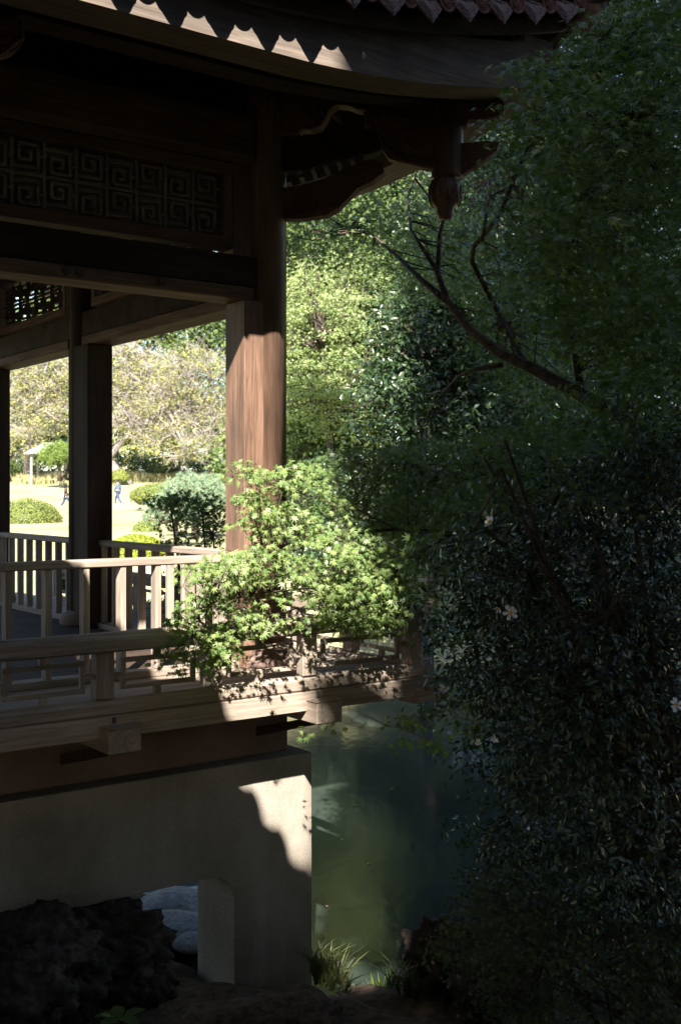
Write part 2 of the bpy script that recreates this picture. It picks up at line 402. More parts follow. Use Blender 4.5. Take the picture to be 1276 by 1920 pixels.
# ==================================================================== PAVILION
ZB = 3.4
PAV = empty('pavilion', (O[0], O[1], -ZB), math.atan2(U[1], U[0]))
tag(PAV, 'dark timber pavilion with tiled upswept eaves and veranda on a stone base over the pond', 'pavilion')
def part(name, me, mat, loc=(0, 0, 0), bevel=0, **k): return put(name, me, mat, PAV, (loc[0], loc[1], loc[2] + ZB), bevel=bevel, **k)
def holder(name, loc=(0, 0, 0)):
    return empty(name, (loc[0], loc[1], loc[2] + ZB), 0, PAV)

# --- stone base
def arc(cx, cz, r, a0, a1, n=8): return [(cx + r * math.cos(R(a0 + (a1 - a0) * i / n)), cz + r * math.sin(R(a0 + (a1 - a0) * i / n))) for i in range(n + 1)]
prof = [(-5.2, -1.79), (.2, -1.79), (.2, -3.9), (-.418, -3.9)] + arc(-.618, -2.70, .2, 0, 90) + [(-5.2, -2.5)]
part('base_wall', MB().prism(prof, lambda a, b, t: (a, t, b), -.30, .20).mesh('base_wall'), 'washed_stone', bevel=0.006)
sideprof = [(.2, -1.793), (6.6, -1.793), (6.6, -2.5), (.85, -2.5)] + arc(.62, -2.72, .22, 90, 180)[1:] + [(.4, -3.9), (.2, -3.9)]
part('base_wall', MB().prism(sideprof, lambda a, b, t: (t, a, b), -.29, .195).mesh('base_wall'), 'washed_stone')
for v in (3.07, 5.5):
    part('pier', MB().box(-.29, .19, v - .25, v + .25, -3.9, -2.5).mesh('pier'), 'washed_stone')
part('pier', MB().box(-3.6, -3.1, .0, .18, -3.9, -2.503).mesh('pier'), 'washed_stone')
part('stone_course', MB().box(-5.2, .10, -.15, .15, -1.79, -1.40).mesh('stone_course'), 'block_stone', bevel=0.008)
part('stone_course', MB().box(-.14, .095, .15, 6.6, -1.79, -1.40).mesh('stone_course'), 'block_stone')

# --- deck
deck = holder('veranda_deck')
random.seed(3)
for i in range(6):
    y0 = -.70 + i * .115
    put('plank', MB().box(-5.2, .70, y0, y0 + .110, -1.235, -1.20 + random.uniform(-.002, .002)).mesh('plank'), 'grey_wood_x', deck, bevel=.003)
for i in range(6):
    x0 = .02 + i * .115
    put('plank', MB().box(x0, x0 + .110, .0, 6.6, -1.235, -1.20 + random.uniform(-.002, .002)).mesh('plank'), 'grey_wood_y', deck, bevel=.003)
inner = holder('floor')
for i in range(22):
    x0 = -5.2 + i * .235
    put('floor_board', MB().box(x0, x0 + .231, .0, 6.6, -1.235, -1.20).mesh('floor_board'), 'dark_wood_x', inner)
part('floor_frame', MB().box(-5.2, .66, -.66, 6.6, -1.40, -1.24).mesh('floor_frame'), 'dark_wood_x')
# floor beams round the edge, the front one seen
part('floor_beam', MB().box(-5.2, .86, -.82, -.70, -1.385, -1.262).mesh('floor_beam'), 'grey_wood_x', bevel=.006)
part('floor_beam', MB().box(.705, .825, -.699, 6.6, -1.387, -1.264).mesh('floor_beam'), 'grey_wood_y', bevel=.006)
# joist ends and their raking boards
for u_ in (-1.50, -.10, -2.90):
    j = part('joist_end', MB().box(-.10, .10, -.93, -.2, -1.455, -1.315).mesh('joist_end'), 'grey_wood_y', (u_, 0, 0), bevel=.008)
    put('joist_cap', MB().box(-.105, .105, -.934, -.82, -1.315, -1.309).mesh('joist_cap'), 'grey_wood_x', j)
    put('raking_board', MB().prism([(-.88, -1.456), (-.70, -1.456), (-.15, -1.60), (-.15, -1.66)], lambda a, b, t: (t, a, b), -.06, .06).mesh('raking_board'), 'dark_wood_x', j)
    put('bolt', MB().lathe([(.012, 0), (.012, .03), (.006, .036)], (-.02, -.80), 8).mesh('bolt'), 'metal', j, (0, -.03, -1.30))
for v_ in (2.2, 4.4):
    part('joist_end', MB().box(.2, .93, -.10, .10, -1.455, -1.388).mesh('joist_end'), 'grey_wood_x', (0, v_, 0))
j = part('joist_end', MB().box(.70, .93, -.80, -.62, -1.44, -1.388).mesh('joist_end'), 'grey_wood_x', bevel=.006)

# --- outer fret railing
def fret_railing(name, posts, mapf, axis, cut_left):
    h = holder(name)
    wx = 'grey_wood_' + axis
    def bx(a0, a1, b0, b1, z0, z1, nm, mt, bev=.004):
        p = mapf(a0, b0); q = mapf(a1, b1)
        put(nm, MB().box(min(p[0], q[0]), max(p[0], q[0]), min(p[1], q[1]), max(p[1], q[1]), z0, z1).mesh(nm), mt, h, bevel=bev)
    a_lo, a_hi = min(posts) - .06, max(posts) + .075
    # rounded top rail, lower rail
    def rail(z0, z1, b0, b1, nm):
        r = []
        for a in (a_lo, a_hi):
            pr = [(b0, z0 + .012), (b0 + .012, z0), (b1 - .012, z0), (b1, z0 + .012), (b1, z1 - .03), (b1 - .03, z1), (b0 + .03, z1), (b0, z1 - .03)]
            r.append([(*mapf(a, b), z) for b, z in pr])
        put(nm, MB().loft(r).mesh(nm), wx, h)
    rail(-.905, -.795, .705, .815, 'top_rail')
    rail(-1.262, -1.166, .715, .805, 'lower_rail')
    for p in posts:
        bx(p - .055, p + .055, .72, .80, -1.166, -.905, 'post', 'grey_wood_z')
    for p0, p1 in zip(sorted(posts)[:-1], sorted(posts)[1:]):
        a0, a1 = p0 + .055, p1 - .055; i0, i1 = a0 + .055, a1 - .055; m = (a0 + a1) / 2 - .03
        zt, zb = -.945, -1.125; c0, c1 = .748, .776
        bx(i0, i1, c0, c1, zt - .028, zt, 'fret_bar', wx, .003); bx(i0, i1, c0, c1, zb, zb + .028, 'fret_bar', wx, .003)
        bx(i0, i0 + .028, c0, c1, zb + .028, zt - .028, 'fret_bar', 'grey_wood_z', .003); bx(i1 - .028, i1, c0, c1, zb + .028, zt - .028, 'fret_bar', 'grey_wood_z', .003)
        bx(m, m + .04, c0, c1, zt, -.905, 'fret_peg', 'grey_wood_z', 0); bx(m, m + .04, c0, c1, -1.166, zb, 'fret_peg', 'grey_wood_z', 0)
        bx(a0, i0, c0, c1, -1.055, -1.025, 'fret_peg', wx, 0); bx(i1, a1, c0, c1, -1.045, -1.015, 'fret_peg', wx, 0)
    return h
# building coordinates: corner post centre at u = .675 + ...
fr = fret_railing('fret_railing', [.70, -.16, -.86, -1.56, -2.25, -2.95, -3.65], lambda a, b: (a, -b), 'x', True)
fs = fret_railing('fret_railing', [-.70, .0, .70, 1.4, 2.1, 2.8, 3.5, 4.2, 4.9, 5.6], lambda a, b: (b, a), 'y', True)

# --- inner slatted railing
def slat_railing(a0, a1, first, step, mapf, axis, deep):
    h = holder('slat_railing')
    def bx(p0, p1, q0, q1, z0, z1, nm, mt, bev=.003):
        p = mapf(p0, q0); q = mapf(p1, q1)
        return put(nm, MB().box(min(p[0], q[0]), max(p[0], q[0]), min(p[1], q[1]), max(p[1], q[1]), z0, z1).mesh(nm), mt, h, bevel=bev)
    bx(a0, a1, -.05, .05, -.478, -.425, 'handrail', 'grey_wood_' + axis, .008)
    bx(a0, a1, -.06, .06, -1.20, -1.155, 'sill_rail', 'grey_wood_' + axis)
    a = first
    while a1 - .02 > a > a0 + .02:
        bx(a - .020, a + .020, -deep, deep, -1.155, -.478, 'slat', 'grey_wood_z', .004)
        a += step
    return h
FB = lambda a, b: (a, -b)
SB = lambda a, b: (b, a)
slat_railing(-3.0, -.20, -.336, -.25, FB, 'x', .038)
slat_railing(.20, 2.82, .40, .25, SB, 'y', .03)
slat_railing(3.30, 5.25, 3.42, .25, SB, 'y', .03)

# --- columns
def column(u, v, jambs, mat='red_wood_z'):
    h = part('column', MB().lathe([(.156, -1.2), (.156, 2.60), (.165, 2.66), (.165, 2.76), (.15, 2.84), (.14, 2.95)], (0, 0), 40).mesh('column', True), mat, (u, v, 0))
    put('column_base', MB().lathe([(.24, -1.2), (.25, -1.17), (.24, -1.12), (.19, -1.08), (.157, -1.07)], (0, 0), 32).mesh('column_base', True), 'block_stone', h)
    for x0, x1, y0, y1 in jambs:
        put('jamb', MB().box(x0, x1, y0, y1, -1.2, 1.31).mesh('jamb'), mat, h, bevel=.006)
    return h
column(0, 0, [(-.238, -.02, -.128, .128), (-.11, .11, .02, .235)])
column(0, 3.0, [(-.15, .085, -.35, -.02), (-.085, .085, .02, .235)], 'dark_wood_z')  # back columns take darker wood in place of shade
column(0, 5.5, [(-.085, .085, -.30, -.02)], 'dark_wood_z')
column(-3.25, 0, [(.02, .235, -.085, .085)])
column(-3.25, 5.5, [], 'dark_wood_z')
# --- beams and friezes
def beam_front(name, u0, u1, y0, y1, z0, z1, mat='red_wood_x', bev=.01): return part(name, MB().box(u0, u1, y0, y1, z0, z1).mesh(name), mat, bevel=bev)
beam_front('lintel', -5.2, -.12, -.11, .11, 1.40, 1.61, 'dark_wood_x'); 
lt = beam_front('lintel_rail', -5.2, -.155, -.125, .125, 1.31, 1.397, 'red_wood_x', .008)
for k, (px, py) in enumerate(((125, 531), (152, 534), (303, 549))):
    kx = (px - 638) / F; t = (-.534 + .125 * .59 - kx * (8 - .807 * .125)) / (.807 - .59 * kx)
    put('door_pivot', MB().lathe([(.030, 0), (.030, .012), (.018, .016)], (0, 0), 10).mesh('door_pivot'), 'weathered_wood_x', lt, (-t, -.125, 1.36), (R(90), 0, 0))
beam_front('head_beam', -5.2, -.12, -.14, .14, 2.24, 2.60, 'red_wood_x', .05)
fp = holder('frieze_panel')
def fret_cell(h, fn, w, hh, bar, th, flip):
    # one key fret cell, two spirals one above the other
    segs = []
    def hor(x0, x1, z): segs.append((x0, x1, z - bar / 2, z + bar / 2))
    def ver(x, z0, z1): segs.append((x - bar / 2, x + bar / 2, z0, z1))
    a, b = w, hh / 2
    for k in (0, 1):
        s = 1 if (k ^ flip) else -1
        def Z(z): return b + (s * (z - b / 2) + b / 2 if True else 0) if k else (s * (z - b / 2) + b / 2)
        def H(x0, x1, z): hor(x0 * a, x1 * a, Z(z * b))
        def V(x, z0, z1): p, q = sorted((Z(z0 * b), Z(z1 * b))); ver(x * a, p, q)
        H(.0, .8, .20); V(.8, .20, .86); H(.22, .8, .86); V(.22, .42, .86); H(.22, .58, .42); V(.58, .42, .68); H(.42, .58, .68); H(.8, 1.0, .55)
    ver(0, 0, hh)
    hor(0, w, hh / 2)
    return segs
def frieze(h, a0, a1, z0, z1, mapf, axis, ncell, back):
    w = (a1 - a0) / ncell
    def bx(p0, p1, q0, q1, zz0, zz1, nm, mt, bev=0):
        p = mapf(p0, q0); q = mapf(p1, q1)
        put(nm, MB().box(min(p[0], q[0]), max(p[0], q[0]), min(p[1], q[1]), max(p[1], q[1]), zz0, zz1).mesh(nm), mt, h, bevel=bev)
    bx(a0 - .07, a1 + .07, -.07, .07, z1 + .002, z1 + .08, 'panel_frame', 'red_wood_' + axis, .006)
    bx(a0 - .07, a1 + .07, -.07, .07, z0 - .08, z0 - .002, 'panel_frame', 'red_wood_' + axis, .006)
    for a in (a0, a1): bx(a - .07, a - .002, -.068, .068, z0 - .002, z1 + .002, 'panel_frame', 'red_wood_z', .006) if a == a0 else bx(a + .002, a + .07, -.068, .068, z0 - .002, z1 + .002, 'panel_frame', 'red_wood_z', .006)
    for c in range(ncell):
        mb = MB()
        for i, (x0, x1, s0, s1) in enumerate(fret_cell(h, None, w, z1 - z0, .017, .02, c % 2)):
            e = .0004 * (i % 7)
            p = mapf(a0 + c * w + x0, -.012 - e); q = mapf(a0 + c * w + x1, .012 + e)
            mb.box(min(p[0], q[0]), max(p[0], q[0]), min(p[1], q[1]), max(p[1], q[1]), z0 + s0, z0 + s1)
        put('fret_cell', mb.mesh('fret_cell'), 'grey_wood_' + axis if back else 'dark_wood_' + axis, h)
    if back: bx(a0, a1, -.045, -.04, z0 - .001, z1 + .001, 'backing_board', 'plaster_grey')
frieze(fp, -3.05, -.36, 1.735, 2.155, FB, 'x', 13, True)
part('frieze_filler', MB().box(-.29, -.13, -.07, .07, 1.61, 2.24).mesh('frieze_filler'), 'red_wood_z')
fp2 = holder('frieze_panel'); frieze(fp2, .36, 2.70, 1.735, 2.155, SB, 'y', 11, False)
fp3 = holder('frieze_panel'); frieze(fp3, 3.42, 5.1, 1.735, 2.155, SB, 'y', 8, False)
for y0, y1 in ((.12, 2.88), (3.12, 5.38)):
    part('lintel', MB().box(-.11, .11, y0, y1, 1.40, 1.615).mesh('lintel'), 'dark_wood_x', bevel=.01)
    part('lintel_rail', MB().box(-.125, .125, y0 + .03, y1 - .03, 1.31, 1.397).mesh('lintel_rail'), 'red_wood_y', bevel=.008)
    part('head_beam', MB().box(-.14, .14, y0, y1, 2.24, 2.60).mesh('head_beam'), 'red_wood_y', bevel=.04)
part('head_beam', MB().box(-5.2, .14, 5.40, 5.62, 1.6, 2.6).mesh('head_beam'), 'red_wood_x', bevel=.02)
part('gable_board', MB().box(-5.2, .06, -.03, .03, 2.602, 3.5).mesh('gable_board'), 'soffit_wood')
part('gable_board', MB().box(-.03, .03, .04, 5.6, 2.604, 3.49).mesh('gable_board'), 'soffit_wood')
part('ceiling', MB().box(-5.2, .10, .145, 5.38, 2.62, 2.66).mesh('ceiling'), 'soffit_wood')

# --- eaves
EAVE_T = [-9, -1.2, -.8, -.44, -.16, .14, .43, .70, 1.0, 1.3, 1.59, 1.9]
EAVE_Z = [2.66, 2.665, 2.68, 2.707, 2.738, 2.778, 2.839, 2.90, 2.975, 3.05, 3.15, 3.26]
def ze(t): return float(np.interp(t, EAVE_T, EAVE_Z))
FAS_T = [-9, -.60, -.37, .11, .5, .96, 1.4, 1.8]; FAS_Z = [2.452, 2.452, 2.460, 2.492, 2.546, 2.624, 2.718, 2.82]
def zf(t): return float(np.interp(t, FAS_T, FAS_Z))
TS = [-5.2, -4, -3, -2.4, -2, -1.6, -1.3, -1.0, -.8, -.6, -.4, -.2, 0, .2, .4, .6, .8, 1.0, 1.2, 1.4]
def bar(name, mat, f0, f1, zlo, zhi, mapf, t_max, trange=TS):
    rings = []
    for t in trange:
        t = min(t, t_max); rings.append([(*mapf(t, f0), zlo(t)), (*mapf(t, f1), zlo(t)), (*mapf(t, f1), zhi(t)), (*mapf(t, f0), zhi(t))])
        if t >= t_max: break
    return part(name, MB().loft(rings).mesh(name), mat)
TS_SIDE = [-7, -4, -3, -2, -1.4] + [t for t in TS if t > -1.4]
for mapf, tr, ax in ((lambda t, f: (t, -f), TS, 'x'), (lambda t, f: (f, -t), TS_SIDE, 'y')):
    k = 0 if ax == 'x' else .002
    bar('eave_purlin', 'pale_wood_x' if ax == 'x' else 'grey_wood_y', 1.14, 1.412, lambda t: zf(t) + k, lambda t: zf(t) + .31, mapf, 1.412 - k, tr)
    bar('eave_board', 'weathered_wood_' + ax, 1.44, 1.485, lambda t: ze(t) - .005 + k, lambda t: ze(t) + .09, mapf, 1.485 - k, tr + [1.5])
    bar('inner_purlin', 'dark_wood_x', .80, .98, lambda t: zf(t) + .04 + k, lambda t: zf(t) + .30, mapf, .98 - k, tr)
# roof deck (front slope and side slope meeting at the hip)
def roof_z(t, f): return 2.80 + .50 * (1.55 - f) + (ze(t) - 2.66) + .05 * max(0, 1.55 - f) ** 2 * .4
mb = MB()
for mapf, tmin in ((lambda t, f: (t, -f), -5.2), (lambda t, f: (f, -t), -6.8)):
    ts = [tmin] + [t for t in np.linspace(-3, 1.58, 40) if t > tmin] ; K = 9
    rows = []
    for t in ts:
        fi = max(t, -2.4) if t > -2.4 else -2.4
        rows.append([(*mapf(t, 1.58 + (fi - 1.58) * k / (K - 1)), roof_z(t, 1.58 + (fi - 1.58) * k / (K - 1))) for k in range(K)])
    vs_ = [p for r in rows for p in r]; fs_ = [(i * K + k, i * K + k + 1, (i + 1) * K + k + 1, (i + 1) * K + k) for i in range(len(rows) - 1) for k in range(K - 1)]
    mb.add(vs_, fs_)
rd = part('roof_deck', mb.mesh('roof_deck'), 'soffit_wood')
sm = rd.modifiers.new('thick', 'SOLIDIFY'); sm.thickness = .05; sm.offset = 1
# rafters under the eave
for i, t in enumerate(np.arange(-4.9, 1.35, .30)):
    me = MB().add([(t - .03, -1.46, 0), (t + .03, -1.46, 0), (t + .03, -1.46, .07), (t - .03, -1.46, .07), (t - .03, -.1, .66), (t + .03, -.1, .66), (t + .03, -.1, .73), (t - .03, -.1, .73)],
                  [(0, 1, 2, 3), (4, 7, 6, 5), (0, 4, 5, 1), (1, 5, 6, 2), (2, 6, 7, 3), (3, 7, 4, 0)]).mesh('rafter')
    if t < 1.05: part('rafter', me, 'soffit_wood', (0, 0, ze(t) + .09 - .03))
# hip rafter and hip ridge on the diagonal
def hp(k, z): return (k, -k, z)
hr = []
for k in np.linspace(-.2, 1.62, 12):
    z = roof_z(k, k); c = .055
    hr.append([(k - c, -k - c, z - .16), (k + c, -k + c, z - .16), (k + c, -k + c, z - .03), (k - c, -k - c, z - .03)])
part('hip_rafter', MB().loft(hr).mesh('hip_rafter'), 'red_wood_x')
hr = []
for k in np.linspace(-2.2, 1.66, 16):
    z = roof_z(k, k); c = .07
    hr.append([(k - c, -k - c, z + .05), (k + c, -k + c, z + .05), (k + c, -k + c, z + .24), (k - c, -k - c, z + .24)])
part('hip_ridge', MB().loft(hr).mesh('hip_ridge'), 'roof_tile')

# --- tiles: barrel tile with medallion end and pointed drip tile
def medallion():
    m = MB(); s = 20
    prof = [(.0, .0), (.064, .0), (.066, -.012), (.057, -.014), (.051, -.006), (.0, -.006)]
    m.loft([[(r * math.cos(2 * math.pi * k / s), y, r * 1.12 * math.sin(2 * math.pi * k / s)) for k in range(s)] for r, y in [(max(r, .001), y) for r, y in prof]])
    def b(x0, x1, z0, z1): m.box(x0, x1, -.0115, -.005, z0, z1)
    b(-.004, .004, -.036, .036); b(-.034, .034, .003, .010); b(-.026, .026, -.014, -.008); b(-.022, .022, .020, .026)
    b(-.026, -.020, -.028, -.0145); b(.020, .026, -.028, -.0145); b(-.020, .020, -.030, -.025)
    for r in (.041,):
        pts = [(r * math.cos(2 * math.pi * k / 20), -.010, r * 1.12 * math.sin(2 * math.pi * k / 20)) for k in range(21)]
        m.tube(pts, .0028, 4)
    # barrel behind
    L = 2.4; sl = .52
    m.loft([[(.055 * math.cos(a), y, z + .060 * math.sin(a)) for a in np.linspace(0, 2 * math.pi, 11)[:-1]] for y, z in ((0.001, 0), (L * .33, L * .33 * sl), (L * .66, L * .66 * sl * 1.03), (L, L * sl * 1.08))])
    return m.mesh('round_tile')
def drip():
    half = [(.112, .012), (.108, -.016), (.102, -.034), (.090, -.044), (.082, -.060), (.066, -.072), (.044, -.100), (.018, -.124), (0, -.146)]
    poly = half + [(-x, z) for x, z in half[-2::-1]] + [(-.05, .004), (0, -.004), (.05, .004)]
    m = MB().prism(poly, lambda a, b, t: (a, t + b * .28, b), -.008, .010)
    for k, s in enumerate((.80, .62, .44)):             # raised scroll lines on the face
        pts = [(x * s, -.010 + (z * s - .012) * .28, z * s - .012) for x, z in half[1:] + [(-x, z) for x, z in half[-2:0:-1]]]
        m.tube(pts, .0035, 4)
    m.box(-.085, .085, .0, .03, .0105, .022)
    m.loft([[(x, y, .016 + y * .52 - .035 * (1 - (x / .1) ** 2) + dz) for x, dz in ((-.1, 0), (-.05, 0), (0, 0), (.05, 0), (.1, 0), (.1, .014), (.05, .014), (0, .014), (-.05, .014), (-.1, .014))] for y in (.012, .8)])
    return m.mesh('drip_tile')
RT, DT = medallion(), drip()
RT.materials.append(MATS['roof_tile']); DT.materials.append(MATS['drip_clay'])
roof = holder('tile_roof')
drip_t = [1.589 - .2915 * k for k in range(0, 24)]
random.seed(5)
def tilt(): return (random.uniform(-.05, .05), random.uniform(-.05, .05), random.uniform(-.06, .06))
for k, t in enumerate(drip_t):
    a, b, c = tilt()
    put('drip_tile', DT, None, roof, (t, -1.60, ze(t) + .146 + random.uniform(-.005, .005)), (a, b, c + (-.12 if t > 1 else 0)))
    tr = t - .146
    put('round_tile', RT, None, roof, (tr, -1.605, ze(tr) + .150), (0, b, 0))
for k, t in enumerate(drip_t):                          # the side eave, running back from the corner
    t += -.12
    put('drip_tile', DT, None, roof, (1.60, -t, ze(t) + .146), (0, 0, R(90)))
    put('round_tile', RT, None, roof, (1.605, -(t - .146), ze(t - .146) + .150), (0, 0, R(90)))
# --- side wing: roof whose eave runs towards the viewer, left of the frame and overhead
WU, WZ = -3.575, 2.65
wing = holder('wing_roof')
def wz(f): return WZ + .057 * (f - 5.44)
WEND = 5.86
put('roof_deck', MB().prism([(0, .10), (0, .14), (-2.6, 1.55), (-5.2, .14), (-5.2, .10), (-2.6, 1.49)], lambda a, b, t: (WU + a, t, wz(-t) + b), -WEND, -1.62).mesh('roof_deck'), 'soffit_wood', wing)
put('eave_board', MB().prism([(-.15, 0), (-.10, 0), (-.10, .11), (-.15, .11)], lambda a, b, t: (WU + a, t, wz(-t) + b), -WEND, -1.65).mesh('eave_board'), 'weathered_wood_y', wing)
put('eave_purlin', MB().prism([(-.45, -.2), (-.20, -.2), (-.20, .12), (-.45, .12)], lambda a, b, t: (WU + a, t, wz(-t) + b), -WEND, -1.65).mesh('eave_purlin'), 'weathered_wood_y', wing)
for k in range(14):
    f = 1.75 + .2915 * k
    put('drip_tile', DT, None, wing, (WU, -f, wz(f) + .145 + random.uniform(-.006, .006)), (0, 0, R(90)))
    put('round_tile', RT, None, wing, (WU + .005, -(f + .146), wz(f) + .150), (0, 0, R(90)), scale=(1.45, 1, 1.5))
for f in (1.4, 3.4, 5.4):
    for u in (-5.14, -7.3):
        put('column', MB().lathe([(.15, -2.6), (.15, 3.2)], (u, -f), 20).mesh('column', True), 'red_wood_z', wing)

# --- corner bracket on the diagonal from the column to the hanging post
Dg = (U + N); Dg = Dg / np.linalg.norm(Dg)
def diag(px, py, off=0.0):                              # photo pixel -> diagonal plane of the corner (building frame)
    kx = (px - 638) / F; t = (kx * O[1] - O[0]) / (Dg[0] - kx * Dg[1])
    d = O[1] + t * Dg[1]; z = (923 - py) / F * d; s = t / math.sqrt(2)
    q = off / math.sqrt(2)
    return (s - q, -s - q, z)
def diag_board(name, pts, th, mat, off=0.0, bev=.006):
    me = MB().prism(pts, lambda a, b, t: diag(a, b, t), off - th / 2, off + th / 2).mesh(name)
    return part(name, me, mat, bevel=bev)
br = diag_board('bracket_arm', [(520, 356), (560, 352), (610, 338), (650, 318), (690, 304), (716, 308), (722, 326), (700, 343), (672, 356), (655, 374), (636, 394), (612, 407), (570, 413), (520, 414)], .10, 'red_wood_x', .0)
def spiral(cx, cy, r, turns=1.6, a0=0, sgn=1, n=22):
    return [(cx + r * (1 - .75 * k / n) * math.cos(a0 + sgn * 2 * math.pi * turns * k / n), cy + r * (1 - .75 * k / n) * math.sin(a0 + sgn * 2 * math.pi * turns * k / n)) for k in range(n + 1)]
def relief(parent, curves, off, rad=.008, mat='red_wood_x', name='carving'):
    mb = MB()
    for c in curves: mb.tube([diag(x, y, off) for x, y in c], [rad * (1 - .6 * i / len(c)) for i in range(len(c))], 5)
    return put(name, mb.mesh(name, True), mat, parent)
relief(br, [spiral(607, 387, 17, 1.5, 2.6), [(624, 394), (640, 380), (655, 366), (690, 345), (714, 328)], [(540, 402), (575, 402), (597, 396)]], .052, .007)
br2 = diag_board('bracket_arm', [(520, 260), (560, 260), (592, 257), (628, 247), (665, 244), (705, 248), (716, 280), (700, 292), (664, 296), (628, 304), (596, 316), (560, 323), (520, 325)], .12, 'dark_wood_x', .0)
br3 = diag_board('bracket_arm', [(520, 150), (700, 168), (690, 214), (672, 212), (655, 205), (634, 203), (620, 212), (613, 230), (604, 243), (585, 249), (567, 248), (564, 256), (520, 256)], .12, 'red_wood_x', .02)
relief(br3, [spiral(588, 219, 18, 1.5, 3.4), [(613, 230), (606, 212), (588, 201), (572, 210)], [(690, 212), (655, 203), (630, 203), (617, 216)]], .085, .009)
for k in range(6):                                      # pale slats in the bracket's spandrel stand in for lit rafter undersides
    x = 548 + k * 24; y = 341 - k * 7.2
    put('lit_rafter_slat', MB().prism([(x - 7, y - 14), (x + 9, y - 18), (x + 17, y + 4), (x + 1, y + 9)], lambda a, b, t: diag(a, b, t), -.03, .02).mesh('lit_rafter_slat'), 'pale_wood_x', br)
cp = diag_board('carved_panel', [(668, 172), (700, 176), (826, 186), (826, 318), (800, 320), (770, 312), (742, 306), (728, 300), (716, 282), (700, 270), (694, 250), (684, 236), (682, 214)], .09, 'red_wood_x', .01)
cur = [spiral(747, 257, 20, 1.8, .5), spiral(782, 260, 22, 1.8, 2.4, -1), spiral(706, 213, 14, 1.4, 3, -1), spiral(806, 212, 11, 1.4, 1)]
random.seed(9)
for k in range(7):
    a = k * 5.2
    cur.append([(696 + a * .9, 236 + a * 1.3), (712 + a * .8, 262 + a), (738 + a * .7, 284 + a * .7), (770, 296 + a * .45), (815, 300 + a * .4)])
    cur.append([(722 + a * .3, 192 + a * .9), (750 + a * .3, 198 + a * .8), (790 + a * .2, 206 + a), (812, 226 + a * 1.6), (816, 252 + a)])
for k in range(5): cur.append([(676 + 5 * k, 180 + k), (684 + 5 * k, 206), (690 + 7 * k, 232 + 3 * k), (708 + 7 * k, 262 + k * 3)])
relief(cp, cur, .056, .0085)
pu = 1.277 / math.sqrt(2) * 1.0
hz = lambda py: (923 - py) / F * 7.80
pp = part('hanging_post', MB().lathe([(.105, hz(335)), (.108, hz(330)), (.108, hz(245)), (.095, hz(236)), (.085, hz(232)), (.088, hz(196)), (.08, hz(170)), (.08, hz(140))], (pu, -pu), 28).mesh('hanging_post', True), 'red_wood_z')
put('lotus_bud', MB().lathe([(.0, hz(412)), (.045, hz(411)), (.058, hz(400)), (.062, hz(393)), (.09, hz(383)), (.108, hz(365)), (.106, hz(348)), (.088, hz(339)), (.075, hz(336)), (.105, hz(334.5))], (pu - .02, -pu - .0), 28).mesh('lotus_bud', True), 'red_wood_z', pp)
pet = MB()
for k in range(10):
    a = 2 * math.pi * k / 10
    pet.tube([(pu - .02 + r * math.cos(a + d), -pu + r * math.sin(a + d), hz(y)) for r, d, y in ((.092, -.25, 340), (.112, -.28, 356), (.110, -.12, 374), (.092, 0, 386), (.110, .12, 374), (.112, .28, 356), (.092, .25, 340))], .0055, 4)
put('lotus_petals', pet.mesh('lotus_petals', True), 'red_wood_z', pp)
diag_board('beam_nose', [(862, 272), (905, 268), (936, 268), (932, 284), (918, 296), (905, 306), (896, 312), (884, 318), (862, 334)], .10, 'red_wood_x', .0)
diag_board('beam_nose', [(855, 184), (940, 188), (948, 205), (936, 222), (900, 230), (880, 228), (876, 238), (855, 240)], .11, 'red_wood_x', .0)
for nm, f in (('hanging_post', 0),):
    pass
# carved bracket at the upper left
cb = part('carved_bracket', MB().prism([(-2.9, 2.46), (-2.11, 2.46), (-2.10, 2.36), (-2.14, 2.29), (-2.22, 2.25), (-2.28, 2.18), (-2.42, 2.12), (-2.9, 2.05)], lambda a, b, t: (a, t, b), -1.0, -.88).mesh('carved_bracket'), 'red_wood_x', bevel=.006)
mb = MB()
for c in (spiral(-2.22, 2.36, .07, 1.6), spiral(-2.36, 2.25, .07, 1.6), [(-2.13, 2.44), (-2.12, 2.36), (-2.2, 2.28), (-2.3, 2.2), (-2.45, 2.15)]):
    mb.tube([(x, -1.004, z) for x, z in c], .012, 5)
put('carving', mb.mesh('carving', True), 'red_wood_x', cb)

# ==================================================================== ROCKS, SHORE
def rock(name, c, r, mat, seed, rough=.35, sub=4, flat=(1, 1, 1), freq=1.6):
    import bmesh
    bm = bmesh.new(); bmesh.ops.create_icosphere(bm, subdivisions=sub, radius=1.0)
    off = Vector((seed * 7.1, seed * 3.3, seed * 1.7))
    for v in bm.verts:
        p = v.co.copy()
        n = mnoise.fractal(p * freq + off, 1.0, 2.1, 6) * rough + abs(mnoise.noise(p * freq * 2.2 + off)) * rough * .8
        if rough > .3: n += (abs(mnoise.noise(p * freq * 4.5 + off)) - .25) * .13 + (abs(mnoise.noise(p * freq * 10 + off)) - .25) * .05
        if rough > .3:
            dd = mnoise.voronoi(p * 1.5 + off)[0]; e = max(0.0, .16 - (dd[1] - dd[0])) / .16; n -= .13 * e
            dd = mnoise.voronoi(p * 3.7 + off)[0]; e = max(0.0, .14 - (dd[1] - dd[0])) / .14; n -= .05 * e
        v.co = p * (1 + n)
        v.co = Vector((v.co.x * r[0], v.co.y * r[1], v.co.z * r[2]))
    me = bpy.data.meshes.new(name); bm.to_mesh(me); bm.free()
    me.polygons.foreach_set('use_smooth', [True] * len(me.polygons))
    return put(name, me, mat, None, c, (0, 0, seed))
